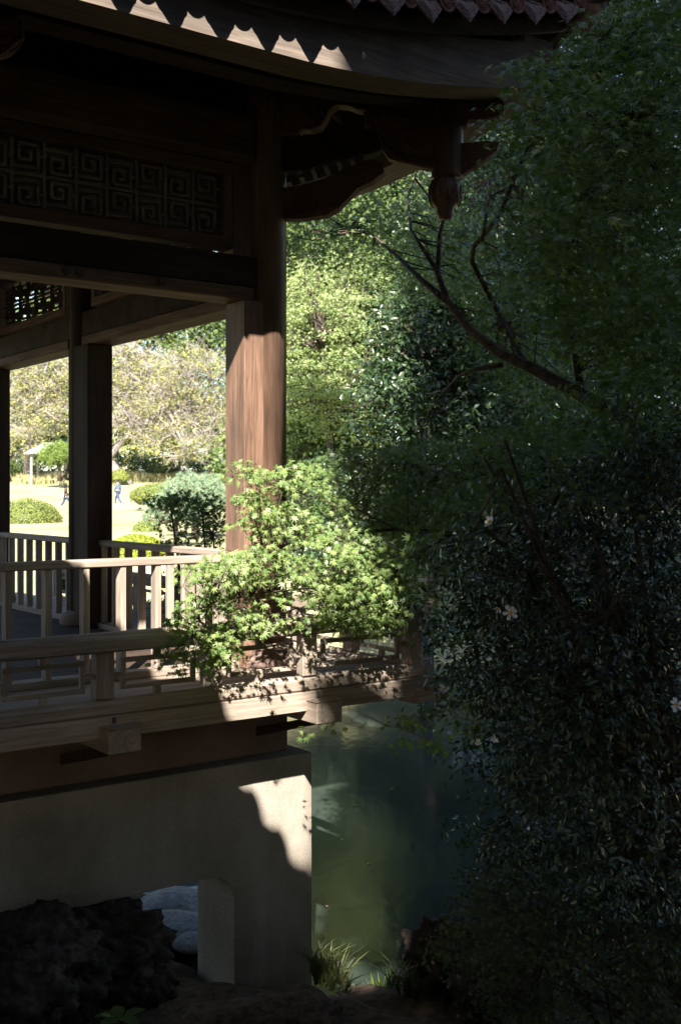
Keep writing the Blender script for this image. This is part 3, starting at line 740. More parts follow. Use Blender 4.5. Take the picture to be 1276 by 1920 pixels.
LAVA = [(60, 1790, 6.55, (.40, .34, .24), 'pitted brown lava rock under the wall at the left edge'),
        (30, 1860, 6.25, (.34, .3, .2), 'low rough lava rock at the lower left corner'),
        (205, 1775, 6.95, (.36, .3, .26), 'large craggy lava rock below the opening, beside the pale stones'),
        (255, 1840, 6.8, (.2, .2, .16), 'smaller crumbly lava rock in front of the craggy one'),
        (130, 1840, 6.6, (.26, .24, .22), 'dark lava rock wedged between two larger rocks')]
for i, (px, py, d, r, lb) in enumerate(LAVA):
    o = rock('lava_rock', at(px, py, d), r, 'lava', i + 1, .31, 5, freq=1.25); tag(o, lb, 'rock', 'lava rocks under the pavilion')
for i, (px, py, d, r, lb) in enumerate([(325, 1703, 9.3, (.36, .3, .12), 'smooth pale oval stone highest in the opening under the pavilion'),
                                        (335, 1742, 8.7, (.36, .26, .10), 'flat bluish grey stone below the oval one in the opening'),
                                        (362, 1768, 8.4, (.14, .16, .06), 'small grey stone against the pier edge'),
                                        (345, 1680, 10.0, (.5, .3, .10), 'shaded grey stone behind the pale oval one')]):
    o = rock('river_stone', at(px, py, d), r, 'river_stone', i + 11, .12, 4, freq=.9); tag(o, lb, 'stone', 'smooth stones under the pavilion')
o = rock('shore_rock', at(830, 1800, 7.7), (.24, .26, .26), 'lava', 31, .42, 5, freq=1.3); tag(o, 'black wet boulder at the pond edge under the shrubs', 'rock')
o = rock('shore_rock', at(930, 1845, 7.3), (.28, .26, .2), 'lava', 32, .42, 4, freq=1.3); tag(o, 'dark low rock right of the wet boulder', 'rock')
o = rock('shore_rock', at(606, 1822, 8.2), (.11, .12, .09), 'lava', 33, .42, 4, freq=1.3); tag(o, 'small dark rock at the waterline beside the stone pier', 'rock')
o = rock('soil_mound', at(750, 1925, 7.35), (.62, .3, .14), 'soil', 34, .25, 4, freq=1.2); tag(o, 'bare brown earth hump at the bottom of the picture', 'mound')
o = rock('soil_mound', at(480, 1930, 7.0), (.55, .3, .16), 'soil', 35, .25, 4, freq=1.2); tag(o, 'dark earth heaped against the foot of the pier', 'mound')

def blades(name, spots, n, h, spread, wid, mat, lean=.35, parent=None):
    base = np.repeat(np.array([tuple(s) for s in spots]), n, axis=0); m = len(base)
    a = rng.uniform(0, 2 * np.pi, m); r = np.sqrt(rng.uniform(0, 1, m)) * spread
    base = base + np.stack([np.cos(a) * r, np.sin(a) * r, np.zeros(m)], 1)
    hh = h * rng.uniform(.45, 1.1, m); ld = rng.uniform(0, 2 * np.pi, m); l = hh * lean * rng.uniform(.2, 1.3, m)
    dx = np.stack([np.cos(ld), np.sin(ld), np.zeros(m)], 1); sd = np.stack([-np.sin(ld), np.cos(ld), np.zeros(m)], 1)
    # blades turn their flat side every way
    s2 = np.stack([np.cos(a * 3), np.sin(a * 3), np.zeros(m)], 1) * (wid * rng.uniform(.6, 1.2, m))[:, None]
    up = np.array([0, 0, 1.0])
    p = []
    for k, wd in ((0, 1), (.4, .9), (.75, .6), (1, .06)):
        c = base + up * (hh * k * (1 - .12 * k))[:, None] + dx * (l * k * k)[:, None]
        p += [c - s2 * wd * .5, c + s2 * wd * .5]
    v = np.stack(p, 1); f0 = []
    for k in range(3): f0 += [(2 * k, 2 * k + 1, 2 * k + 3), (2 * k, 2 * k + 3, 2 * k + 2)]
    f = np.array(f0)[None] + (np.arange(m) * 8)[:, None, None]
    return put(name, mesh_np(name, v.reshape(-1, 3), f.reshape(-1, 3)), mat, parent)
def spot(px, d):
    x = (px - 638) / F * d; return (x, d, gz(x, d) - .01)
o = blades('iris_clump', [at(722, 1893, 7.75), at(712, 1893, 7.8)], 16, .30, .045, .012, 'grass_blade', .35); tag(o, 'bright green tuft of upright sword leaves at the pond edge', 'plant')
o = blades('short_grass', [at(x, 1893 + random.uniform(-3, 5), 7.8 + random.uniform(-.1, .15)) for x in (640, 648, 656, 664, 672, 680, 690, 700, 708, 735)], 70, .15, .06, .0045, 'reed_blade', .9); o['kind'] = 'stuff'
o = blades('weeds', [at(x, y, 7.5) for x, y in ((770, 1868), (790, 1860), (750, 1850), (605, 1830), (615, 1845), (600, 1825), (625, 1838), (635, 1850), (610, 1815))], 34, .20, .09, .014, 'shrub_leaf', .9); o['kind'] = 'stuff'

# broad-leaved plant at the bottom edge
pl = empty('broadleaf_plant', tuple(at(225, 1925, 5.9))); tag(pl, 'low plant with a few broad drooping green leaves at the bottom edge', 'plant')
lm = mesh_np('leaf', tpl_oval(.55, .15)[0], tpl_oval(.55, .15)[1], True); lm.materials.append(MATS['maple_leaf_shade'])
for k, (a, e, s) in enumerate(((80, 20, .14), (150, 25, .15), (20, 30, .13), (-60, 35, .14), (-130, 25, .15), (110, 60, .11))):
    put('leaf', lm, None, pl, (math.sin(R(-a)) * s * .5, math.cos(R(a)) * s * .5, .05), (R(e - 20), 0, R(a)), scale=(s, s, s))
put('stem', MB().tube([(0, 0, -.15), (.01, 0, .04)], [.008, .005], 5).mesh('stem'), 'bark', pl)
dl = mesh_np('fallen_leaf', tpl_oval(.5, .15)[0], tpl_oval(.5, .15)[1]); dl.materials.append(MATS['dead_leaf'])
for k, (px, py, d, lb) in enumerate(((443, 1878, 7.15, 'small yellow fallen leaf at the foot of the pier'), (875, 1905, 7.1, 'small orange fallen leaf on the earth hump, bottom right'))):
    o = put('fallen_leaf', dl, None, None, at(px, py, d), (R(50), .3, k), scale=(.035,) * 3); tag(o, lb, 'fallen leaf', 'fallen leaves on the soil')
o = put('fallen_twig', MB().tube([at(565, 1905, 7.0), at(590, 1909, 7.0), at(605, 1907, 7.02)], [.006, .005, .003], 5).mesh('fallen_twig'), 'bark'); tag(o, 'thin dry twig lying on the earth right of the pier foot', 'twig')

for k, (px, py) in enumerate(((662, 1510), (766, 1362), (690, 1620), (640, 1575), (735, 1480), (612, 1700))):
    d = WATER * F / (923 - py)
    o = put('floating_leaf', dl, None, None, (at(px, py, d).x, d, WATER + .006), (0, .05, k * 1.3), scale=(.045,) * 3)
    tag(o, ['small yellow leaf floating in the dark middle of the pond', 'small leaf floating on the pond far out, under the railing corner', 'small leaf floating on the pond right of the sunlit pier patch', 'small leaf floating near the pier, level with its sun patch', 'small leaf floating out in the pond, right of the others', 'small leaf floating closest to the pier foot'][k], 'leaf', 'leaves floating on the pond')
# ==================================================================== TREES
def outer_d(px):
    k = (px - 638) / F; t = (0.555 - 7.83 * k) / (0.807 - 0.59 * k); return 7.83 - .59 * t
def limb(mb, pts, r0, r1, sides=7):
    n = len(pts); mb.tube(pts, [r0 + (r1 - r0) * i / (n - 1) for i in range(n)], sides)
def wiggle(a, b, n, amp):
    a, b = Vector(a), Vector(b); L = (b - a).length; out = []
    for i in range(n + 1):
        t = i / n; p = a.lerp(b, t)
        if 0 < i < n: p += Vector((random.gauss(0, 1), random.gauss(0, 1), random.gauss(0, 1))) * amp * L
        out.append(p)
    return out
def twigs_to(mb, centers, sources, r0=.008, r1=.003, amp=.06, sides=4, maxd=.75):
    for c in centers:
        s = min(sources, key=lambda q: (Vector(q) - Vector(c)).length)
        if (Vector(s) - Vector(c)).length > maxd: continue
        mb.tube(wiggle(s, c, 4, amp), [r0 + (r1 - r0) * i / 4 for i in range(5)], sides)

# --- maple whose low sunlit spray hangs over the railing
random.seed(21)
MPL = empty('maple_tree', (2.0, 7.6, gz(2.0, 7.6))); tag(MPL, 'maple whose sunlit green spray hangs over the veranda railing', 'maple tree')
SPRAY = [(432, 880), (480, 855), (540, 862), (600, 868), (650, 930), (665, 985), (740, 1010), (770, 1080), (740, 1110), (735, 1165), (700, 1180), (650, 1150), (600, 1170), (520, 1180), (470, 1180), (445, 1215), (400, 1245), (345, 1262), (302, 1245), (330, 1195), (325, 1155), (365, 1105), (345, 1065), (405, 1035), (445, 1000), (455, 935)]
HOLES = [(568, 1122, 36), (505, 1075, 30), (428, 965, 24), (520, 1150, 24), (455, 1012, 22), (642, 1088, 24), (395, 1152, 24), (480, 1118, 24), (600, 1042, 22), (545, 1018, 20), (690, 1040, 20), (360, 1215, 20), (620, 960, 20), (500, 925, 14)]
cs = []
TIER = [868, 902, 940, 982, 1030, 1066, 1104, 1142, 1180, 1220, 1252]
for (x, y) in poly_sample(SPRAY, 860):
    yt = min(TIER, key=lambda q: abs(q + .05 * (x - 520) - y)) + .05 * (x - 520)
    y = yt + random.gauss(0, 14)
    if not inpoly(x, y, SPRAY): continue
    if y < 990 and random.random() < (.42 if y < 930 else .25): continue
    if any((x - hx) ** 2 + (y - hy) ** 2 < 1.3 * hr_ * hr_ for hx, hy, hr_ in HOLES): continue
    d = outer_d(x) - .28 + random.uniform(-.32, .24)
    if x < 460 and y > 1100: d = outer_d(x) - .10 + random.uniform(-.2, .12)
    if y < 1010: d = min(outer_d(x) + random.uniform(-.4, .12), 7.35)
    cs.append(at(x, y, d))
for (x, y) in poly_sample([(560, 1085), (640, 1060), (745, 1090), (760, 1130), (735, 1178), (690, 1192), (620, 1172)], 120):
    cs.append(at(x, y, outer_d(x) - .22 + random.uniform(-.25, .2)))
MID = [(600, 850), (700, 825), (850, 815), (1000, 790), (1120, 760), (1050, 880), (900, 950), (820, 1010), (790, 1100), (752, 1130), (770, 1060), (700, 990), (650, 960)]
cm_ = [at(x, y, random.uniform(7.3, 9.0)) for x, y in poly_sample(MID, 420)]
HANG = [(735, 1385), (745, 1345), (830, 1290), (900, 1310), (905, 1390), (820, 1392), (770, 1400)]
ch_ = [at(x, y, random.uniform(6.8, 7.6)) for x, y in poly_sample(HANG, 26)] + [at(x, y, 7.0) for x, y in ((590, 1362), (612, 1358), (632, 1352))]
p1, n1, t1 = spray(cs, 10, .115, .16, .85, .45, .42)
p2, n2, t2 = spray(cm_, 20, .22, .14, .9, .3, .4)
p3, n3, t3 = spray(ch_, 9, .12, .4, .7, .5, .5)
leaf_parts(MAPLE, p2, n2, rng.uniform(.052, .092, len(p2)), 'maple_leaf_shade', MPL, 0, t2)
P = np.concatenate([p1, p3]); NN = np.concatenate([n1, n3]); TT = np.concatenate([t1, t3])
keep = np.array([not (-.2 < (q := loc(p))[1] + 0 and q[0] < .25 and p[1] > 7.2 and q[1] > -.20) for p in P])
P, NN, TT = P[keep], NN[keep], TT[keep]
S = rng.uniform(.050, .090, len(P))
MAPLE2 = (MAPLE[0] * np.array([.85, .95, 1]) + np.stack([0 * MAPLE[0][:, 0], 0 * MAPLE[0][:, 0], .35 * MAPLE[0][:, 0] ** 2 * 4 - .9 * np.clip(MAPLE[0][:, 1], 0, 1) ** 2], 1), MAPLE[1])
hv = np.arange(len(P)) % 3 == 0
leaf_parts(MAPLE, P[~hv], NN[~hv], S[~hv], 'maple_leaf', MPL, 200, TT[~hv])
leaf_parts(MAPLE2, P[hv], NN[hv], S[hv], 'maple_leaf', MPL, 95, TT[hv])
b0 = np.array(MPL.location)
def rel(pts): return [Vector(p) - Vector(b0) for p in pts]
mb = MB()
limb(mb, rel([(2.0, 7.6, b0[2] - .2), (1.95, 7.5, -2.2), (1.8, 7.45, -1.2), (1.65, 7.4, -.4)]), .10, .06, 9)
put('trunk', mb.mesh('trunk', True), 'bark', MPL)
A = [at(1130, 990, 7.6), at(980, 995, 7.6), at(850, 1000, 7.6), at(740, 992, 7.5), at(650, 1000, 7.3), at(560, 1020, 7.1), at(470, 1050, 6.9)]
B = [at(850, 1000, 7.6), at(760, 1050, 7.45), at(690, 1095, 7.3), at(600, 1130, 7.1), at(520, 1150, 6.9), at(430, 1170, 6.7)]
Cc = [at(740, 992, 7.5), at(660, 950, 7.5), at(580, 930, 7.4), at(500, 905, 7.3), at(450, 880, 7.25)]
D = [at(690, 1095, 7.3), at(500, 1110, 6.85), at(400, 1130, 6.65), at(350, 1200, 6.5)]
E_ = [at(980, 995, 7.6), at(880, 900, 7.8), at(760, 870, 8.1), at(660, 870, 8.0)]
src = []
mb = MB()
limb(mb, rel([(1.65, 7.4, -.4)] + A), .022, .004); limb(mb, rel(B), .009, .003); limb(mb, rel(Cc), .007, .003); limb(mb, rel(D), .006, .002); limb(mb, rel(E_), .012, .004)
for br_ in (A, B, Cc, D, E_):
    for i in range(len(br_) - 1):
        for k in range(4): src.append(Vector(br_[i]).lerp(Vector(br_[i + 1]), k / 4))
put('branch', mb.mesh('branch', True), 'bark', MPL)
mb = MB(); twigs_to(mb, rel(cs), rel(src), .004, .0015); twigs_to(mb, rel(cm_[::2]), rel(src), .006, .002)
limb(mb, rel([at(960, 1240, 7.5), at(880, 1300, 7.3), at(800, 1345, 7.1), at(745, 1372, 7.0)]), .004, .0015, 5)
twigs_to(mb, rel(ch_), rel([at(880, 1300, 7.3), at(840, 1320, 7.2), at(800, 1345, 7.1), at(760, 1365, 7.0)]), .0025, .001, maxd=.45)
put('twigs', mb.mesh('twigs'), 'bark', MPL)['kind'] = 'stuff'

# --- tall maple on the right, limb reaching up and left
random.seed(22)
TALL = empty('maple_tree', (3.4, 7.2, gz(3.4, 7.2))); tag(TALL, 'tall shaded maple at the right with a thick crooked limb reaching up to the left', 'maple tree')
TOP = [(940, 115), (1000, 105), (1080, 85), (1125, 0), (1320, -60), (1320, 700), (1200, 720), (1080, 640), (1000, 560), (960, 470), (905, 420), (960, 330), (950, 245), (912, 190), (960, 170)]
LIMBPX = [[(1090, 742), (1000, 692), (940, 664), (880, 618), (838, 565), (820, 512), (824, 440)], [(880, 480), (935, 405), (968, 325), (995, 262)], [(940, 684), (890, 692), (858, 706), (822, 745)], [(838, 565), (790, 525), (742, 478), (700, 442), (650, 426)]]
def near_limb(x, y, r):
    for pl_ in LIMBPX:
        for (x0, y0), (x1, y1) in zip(pl_[:-1], pl_[1:]):
            t = max(0, min(1, ((x - x0) * (x1 - x0) + (y - y0) * (y1 - y0)) / ((x1 - x0) ** 2 + (y1 - y0) ** 2)))
            if math.hypot(x - x0 - t * (x1 - x0), y - y0 - t * (y1 - y0)) < r: return True
    return False
ct = [at(x, y, random.uniform(4.9, 6.4) if random.random() < .75 else random.uniform(6.4, 7.6)) for x, y in poly_sample(TOP, 800) if not near_limb(x, y, 45 if random.random() < .5 else 8)]
LOW = [(860, 430), (930, 470), (1010, 570), (1120, 660), (1300, 700), (1300, 860), (1150, 830), (1000, 760), (930, 720), (860, 600)]
cl = [at(x, y, random.uniform(7.2, 9.5) if not near_limb(x, y, 60) else random.uniform(8.6, 10)) for x, y in poly_sample(LOW, 330)]
FARM = [(540, 425), (600, 395), (640, 370), (700, 350), (790, 345), (870, 395), (900, 470), (870, 560), (800, 530), (720, 500), (640, 490), (560, 500)]
cl += [at(x, y, random.uniform(5.6, 6.8)) for x, y in poly_sample([(900, 860), (1000, 760), (1130, 700), (1300, 660), (1300, 900), (1180, 960), (1050, 930), (960, 980)], 150)]
cl += [at(x, y, random.uniform(6.4, 8.2)) for x, y in poly_sample([(760, 1020), (900, 900), (1000, 860), (980, 980), (860, 1090), (830, 1240), (800, 1140)], 90)]
cf_ = [at(x, y, random.uniform(10.5, 13.5)) for x, y in poly_sample(FARM, 230)] + [at(random.uniform(520, 900), random.uniform(180, 380), random.uniform(10.5, 14)) for _ in range(60)] + [at(random.uniform(480, 950), random.uniform(-330, 330), random.uniform(11, 16)) for _ in range(170)]
p1, n1, t1 = spray(ct, 16, .19, .14, .9, .25, .38)
p2, n2, t2 = spray(cl, 15, .28, .14, .9, .25, .4)
p3, n3, t3 = spray(cf_, 26, .45, .3, .7, .35, .6)
P = np.concatenate([p1, p2, p3]); NN = np.concatenate([n1, n2, n3]); TT = np.concatenate([t1, t2, t3])
keep = np.array([not ((q := loc(p))[0] < 1.75 and q[1] > -1.8 and p[2] > 2.0) for p in P]) | (np.arange(len(P)) >= len(p1) + len(p2))
P, NN, TT = P[keep], NN[keep], TT[keep]
leaf_parts(MAPLE, P, NN, rng.uniform(.058, .095, len(P)), 'maple_leaf_shade', TALL, 290, TT)
b0 = np.array(TALL.location)
L1 = [at(1230, 830, 7.2), at(1160, 780, 7.3), at(1090, 742, 7.4), at(1000, 692, 7.6), at(940, 664, 7.8), at(880, 618, 8.0), at(838, 565, 8.2), at(820, 512, 8.4), at(824, 440, 8.7), at(836, 390, 8.9)]
L2 = [at(838, 565, 8.2), at(790, 525, 8.7), at(742, 478, 9.6), at(700, 442, 10.8), at(640, 424, 11.6)]
L3 = [at(985, 684, 7.7), at(940, 600, 8.6), at(884, 490, 8.3), at(888, 462, 8.0), at(935, 405, 7.4), at(968, 325, 7.2), at(1000, 250, 7.0), at(1060, 170, 6.6), at(1150, 110, 6.2)]
L4 = [at(940, 684, 7.8), at(890, 692, 8.0), at(858, 706, 8.3), at(822, 745, 8.8), at(790, 800, 9.2)]
L5 = [at(1165, 872, 7.0), at(1100, 890, 7.1), at(1060, 918, 7.2), at(1030, 955, 7.3)]
L6 = [at(1090, 742, 7.4), at(1060, 560, 7.8), at(1075, 430, 7.4), at(1120, 300, 6.8), at(1200, 200, 6.2)]
L7 = [at(904, 452, 7.5), at(912, 395, 7.6), at(920, 360, 7.7)]
L8 = [at(820, 512, 8.4), at(770, 430, 9.5), at(764, 370, 10.4), at(790, 300, 11.0)]
mb = MB(); limb(mb, rel([(3.4, 7.2, b0[2] - .2), (3.2, 7.15, -2.0), (2.75, 7.15, -.6), tuple(L1[0])]), .17, .10, 10)
put('trunk', mb.mesh('trunk', True), 'bark', TALL)
src = []
for (pts, a, b) in ((L1, .054, .012), (L2, .026, .006), (L3, .024, .006), (L4, .018, .005), (L5, .022, .008), (L6, .028, .006), (L7, .012, .006), (L8, .018, .005)):
    mb = MB(); limb(mb, rel(pts), a, b); put('limb', mb.mesh('limb', True), 'bark', TALL)
    for i in range(len(pts) - 1):
        for k in range(4): src.append(Vector(pts[i]).lerp(Vector(pts[i + 1]), k / 4))
mb = MB(); twigs_to(mb, rel(ct), rel(src), .007, .002, .05); twigs_to(mb, rel(cl[::2]), rel(src), .007, .002, .05); twigs_to(mb, rel(cf_[:150:2]), rel(src), .012, .003, .05)
put('twigs', mb.mesh('twigs'), 'bark', TALL)['kind'] = 'stuff'

# --- small maple beyond the side railing (in the pavilion's shade)
random.seed(23)
bm_ = at(350, 1000, 10.6); YM = empty('maple_tree', (bm_.x + .3, bm_.y, gz(bm_.x + .3, bm_.y))); tag(YM, 'small dark maple standing beyond the side railing against the lawn', 'maple tree')
POLYB = [(282, 935), (330, 925), (370, 915), (420, 910), (430, 1200), (330, 1200), (300, 1100), (330, 1030), (300, 975)]
cb_ = [at(x, y, random.uniform(10.1, 11.4)) for x, y in poly_sample(POLYB, 190)]
p1, n1, t1 = spray(cb_, 15, .17, .4, .6, .4, .6)
leaf_parts(MAPLE, p1, n1, rng.uniform(.065, .10, len(p1)), 'maple_leaf_shade', YM, 120, t1)
b0 = np.array(YM.location); tops = [at(400, 1000, 10.7), at(380, 960, 10.6), at(350, 1050, 10.6), at(320, 950, 10.5)]
mb = MB(); base = Vector(b0)
for q in tops: limb(mb, [Vector((0, 0, -.1))] + rel([base.lerp(q, .5) + Vector((.05, 0, 0)), q]), .03, .008)
put('trunk', mb.mesh('trunk', True), 'bark', YM); mb = MB(); twigs_to(mb, rel(cb_), rel(tops), .006, .002, .05); put('twigs', mb.mesh('twigs'), 'bark', YM)['kind'] = 'stuff'

# --- camellia with white flowers
random.seed(24)
CAM = empty('camellia_bush', (2.2, 6.4, gz(2.2, 6.4))); tag(CAM, 'big glossy dark camellia bush with a few white flowers', 'bush')
CP = [(860, 1050), (900, 1000), (940, 960), (1010, 915), (1090, 850), (1180, 790), (1320, 740), (1320, 1760), (1150, 1740), (1050, 1690), (970, 1640), (915, 1600), (905, 1540), (925, 1480), (905, 1420), (935, 1380), (905, 1300), (870, 1250), (850, 1120)]
cc = []
for x, y in poly_sample(CP, 1050): cc.append(at(x + random.gauss(0, 34), y + random.gauss(0, 34), random.triangular(5.2, 8.0, 5.9 + .0012 * (1276 - x))))
c_ = np.repeat(np.array([tuple(p) for p in cc]), 26, axis=0); n = len(c_)
off = rng.normal(0, 1, (n, 3)) * np.array([.085, .085, .034]); off[:, 2] -= 3.0 * (off[:, 0] ** 2 + off[:, 1] ** 2)
P = c_ + off
NN = off * 5 + np.array([0, -.35, 1.0]) + rng.normal(0, .42, (n, 3)); TT = off * np.array([1, 1, .3]) + rng.normal(0, .04, (n, 3)) + np.array([0, -.03, -.02])
leaf_parts(OVAL, P, NN, rng.uniform(.030, .058, n), 'camellia_leaf', CAM, 290, TT)
b0 = np.array(CAM.location); mb = MB(); stems = []
for k in range(16):
    q = at(random.uniform(890, 1280), random.uniform(820, 1400), random.uniform(5.4, 7.0)); pts = [Vector((random.uniform(-.15, .15), random.uniform(-.1, .1), -.1))] + rel([Vector(b0).lerp(q, .5) + Vector((random.uniform(-.2, .2), 0, .2)), q])
    limb(mb, pts, .035, .008); stems += [p + Vector(b0) for p in pts]
put('stem', mb.mesh('stem', True), 'bark', CAM); mb = MB(); twigs_to(mb, rel(cc[::2]), rel(stems), .008, .002, .05); put('twigs', mb.mesh('twigs'), 'bark', CAM)['kind'] = 'stuff'
def flower(px, py, d, r, face, droop):
    f = empty('flower', tuple(Vector(at(px, py, d)) - Vector(b0)), 0, CAM)
    q = Vector(face).to_track_quat('Z', 'Y'); f.rotation_mode = 'QUATERNION'; f.rotation_quaternion = q
    for k in range(6):
        a = 2 * math.pi * k / 6 + .2 + random.uniform(-.25, .25); lift = droop[k % len(droop)] + random.uniform(-.3, .5); pl_ = random.uniform(.7, 1.1); wd_ = random.uniform(.7, 1.15)
        v = []; ff = []
        for i, (rr, ww) in enumerate(((.12, .08), (.45, .34), (.8, .42), (1.0, .22))):
            rr *= pl_; ww *= wd_
            for s in (-1, 0, 1):
                z = lift * rr * rr * r + (.05 * r if s else 0)
                v.append((math.cos(a) * rr * r - math.sin(a) * s * ww * r * .6, math.sin(a) * rr * r + math.cos(a) * s * ww * r * .6, z))
        for i in range(3):
            for s in (0, 1): ff.append((3 * i + s, 3 * i + s + 1, 3 * i + s + 4, 3 * i + s + 3))
        put('petal', MB().add(v, ff).mesh('petal', True), 'petal', f)
    mb = MB()
    for k in range(14):
        a = random.uniform(0, 6.28); rr = random.uniform(.02, .16) * r; mb.tube([(math.cos(a) * rr * .5, math.sin(a) * rr * .5, 0), (math.cos(a) * rr * 1.4, math.sin(a) * rr * 1.4, .28 * r)], [.0018, .0032], 4)
    put('stamens', mb.mesh('stamens'), 'stamen', f)
flower(918, 979, 5.45, .034, (-.5, -.7, .5), (.7, .2, .5, -.1, .6, .3)); flower(956, 1149, 5.35, .040, (.0, -.95, .25), (.1, .5, -.2, .3, 0, .4))
flower(934, 1140, 5.5, .026, (-.4, -.5, -.5), (1.2, 1.0)); flower(925, 1387, 5.3, .020, (.2, -.9, .4), (.6, .2, .8)); flower(896, 1393, 5.3, .018, (-.3, -.9, .4), (.5, .9))
flower(1266, 1323, 5.0, .038, (.1, -.75, .65), (-.1, .2)); flower(830, 1290, 6.0, .026, (-.2, -.9, .2), (1.0, .6, .8))

# --- loose shrub at the lower right
random.seed(25)
SHR = empty('shrub', (1.9, 6.2, gz(1.9, 6.2))); tag(SHR, 'loose twiggy olive shrub in deep shade at the lower right', 'shrub')
SP_ = [(850, 1700), (880, 1610), (960, 1640), (1060, 1690), (1150, 1720), (1320, 1740), (1320, 1960), (940, 1950), (900, 1900), (870, 1830), (810, 1780), (830, 1740)]
cs2 = [at(x, y, random.uniform(5.4, 7.4)) for x, y in poly_sample(SP_, 620)]
p1, n1, t1 = spray(cs2, 14, .14, .4, .7, .4, .5)
leaf_parts(MAPLE, p1, n1, rng.uniform(.035, .06, len(p1)), 'shrub_leaf', SHR, 200, t1)
b0 = np.array(SHR.location); stems = []; mb = MB()
for k in range(14):
    q = at(random.uniform(880, 1280), random.uniform(1640, 1850), random.uniform(5.6, 6.8)); pts = [Vector((random.uniform(-.4, .4), random.uniform(-.3, .3), -.05))] + rel([Vector(b0).lerp(q, .55) + Vector((random.uniform(-.2, .2), 0, .1)), q])
    limb(mb, pts, .013, .004, 5); stems += [p + Vector(b0) for p in pts]
put('stem', mb.mesh('stem', True), 'bark', SHR); mb = MB(); twigs_to(mb, rel(cs2[::2]), rel(stems), .004, .0015, .06); put('twigs', mb.mesh('twigs'), 'bark', SHR)['kind'] = 'stuff'

# --- generic tree: crown of leaf clumps in ellipsoids, limbs to the clumps
def tree(name, label, base, crowns, nclump, per, crad, tpl, lsize, lmat, trunk_r, bark='bark', cat='tree', group=None, lean=(0, 0), up=.6, twig=0, seed=1, flat=.5, ntwig=None, tocam=.35):
    random.seed(seed)
    g = np.random.default_rng(seed)
    t = empty(name, tuple(base)); tag(t, label, cat, group)
    B0 = Vector(base); cen = []
    tot = sum(r[0] * r[1] * r[2] for c, r in crowns)
    for c, r in crowns:
        m = max(4, int(nclump * r[0] * r[1] * r[2] / tot))
        d = g.normal(size=(m, 3)); d /= np.linalg.norm(d, axis=1, keepdims=True)
        rad = g.uniform(.25, 1, m) ** .45
        cen.append(np.array(c) + d * rad[:, None] * np.array(r))
    cen = np.concatenate(cen); n = len(cen) * per
    c_ = np.repeat(cen, per, axis=0); off = g.normal(0, 1, (n, 3)) * np.array([crad, crad, crad * flat]) * .6
    P = c_ + off
    NN = np.array([0, -tocam, up]) + g.normal(0, .55, (n, 3)) + off / crad * .3
    global rng
    old = rng; rng = g
    v, f = leaves(tpl, P - np.array(base), NN, g.uniform(.7, 1.3, n) * lsize); rng = old
    put('crown', mesh_np('crown', v, f), lmat, t)
    top = Vector(np.mean([c for c, r in crowns], axis=0)); mb = MB()
    k1 = Vector((lean[0] * .5, lean[1] * .5, (top.z - B0.z) * .35)); k2 = Vector((top.x - B0.x, top.y - B0.y, top.z - B0.z))
    mb.tube([Vector((0, 0, -.3)), Vector((lean[0] * .12, 0, .3)), k1, (k1 + k2) / 2 + Vector((lean[0] * .2, 0, 0)), k2], [trunk_r * 1.35, trunk_r, trunk_r * .8, trunk_r * .5, trunk_r * .2], 9)
    put('trunk', mb.mesh('trunk', True), bark, t)
    src = [k1, (k1 + k2) / 2, k2]; mb = MB(); nodes = []
    for c, r in crowns:
        for _ in range(5):
            e = Vector(c) - B0 + Vector((random.uniform(-.7, .7) * r[0], random.uniform(-.7, .7) * r[1], random.uniform(-.5, .6) * r[2]))
            s = min(src, key=lambda q: (q - e).length); w_ = wiggle(s, e, 5, .05); mb.tube(w_, [trunk_r * (.42 - .07 * i) for i in range(6)], 6); nodes += w_[1:]
    put('limbs', mb.mesh('limbs', True), bark, t)['kind'] = 'stuff'
    mb = MB(); sel = cen if ntwig is None else cen[:ntwig]
    nod = np.array([tuple(q) for q in nodes])
    for c in sel:
        c = c - np.array(base); s = Vector(nod[np.argmin(((nod - c) ** 2).sum(1))])
        w_ = wiggle(s, Vector(c), 3, .07); mb.tube(w_, [trunk_r * .09, trunk_r * .06, trunk_r * .045, trunk_r * .02], 4)
        for _ in range(twig):
            e = Vector(c) + Vector((random.gauss(0, crad), random.gauss(0, crad), random.gauss(0, crad * .7) + .2 * crad)); mb.tube(wiggle(w_[2], e, 3, .08), [trunk_r * .045, trunk_r * .035, trunk_r * .025, trunk_r * .012], 3)
    put('twigs', mb.mesh('twigs'), bark, t)['kind'] = 'stuff'
    return t
def W(px, py, d): return tuple(at(px, py, d))
def S_(px, d): return d * px / F
G = lambda px, d: (at(px, 0, d).x, d, gz(at(px, 0, d).x, d))
# across the pond
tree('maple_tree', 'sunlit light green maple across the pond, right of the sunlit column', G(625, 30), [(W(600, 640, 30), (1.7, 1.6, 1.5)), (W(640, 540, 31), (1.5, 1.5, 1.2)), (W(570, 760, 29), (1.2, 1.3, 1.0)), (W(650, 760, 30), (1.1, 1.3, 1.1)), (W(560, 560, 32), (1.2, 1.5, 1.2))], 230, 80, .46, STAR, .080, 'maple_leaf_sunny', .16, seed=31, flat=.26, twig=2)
tree('evergreen_tree', 'dark glossy evergreen across the pond behind the crooked limb', G(800, 19), [(W(790, 640, 18.5), (1.0, 1.0, 1.0)), (W(880, 560, 19), (1.2, 1.1, 1.1)), (W(760, 760, 18), (.8, .9, .7)), (W(940, 700, 18.5), (1.2, 1.1, 1.0)), (W(860, 800, 18), (.9, .9, .6))], 300, 60, .32, OVAL, .11, 'evergreen_leaf', .14, seed=32, flat=.7)
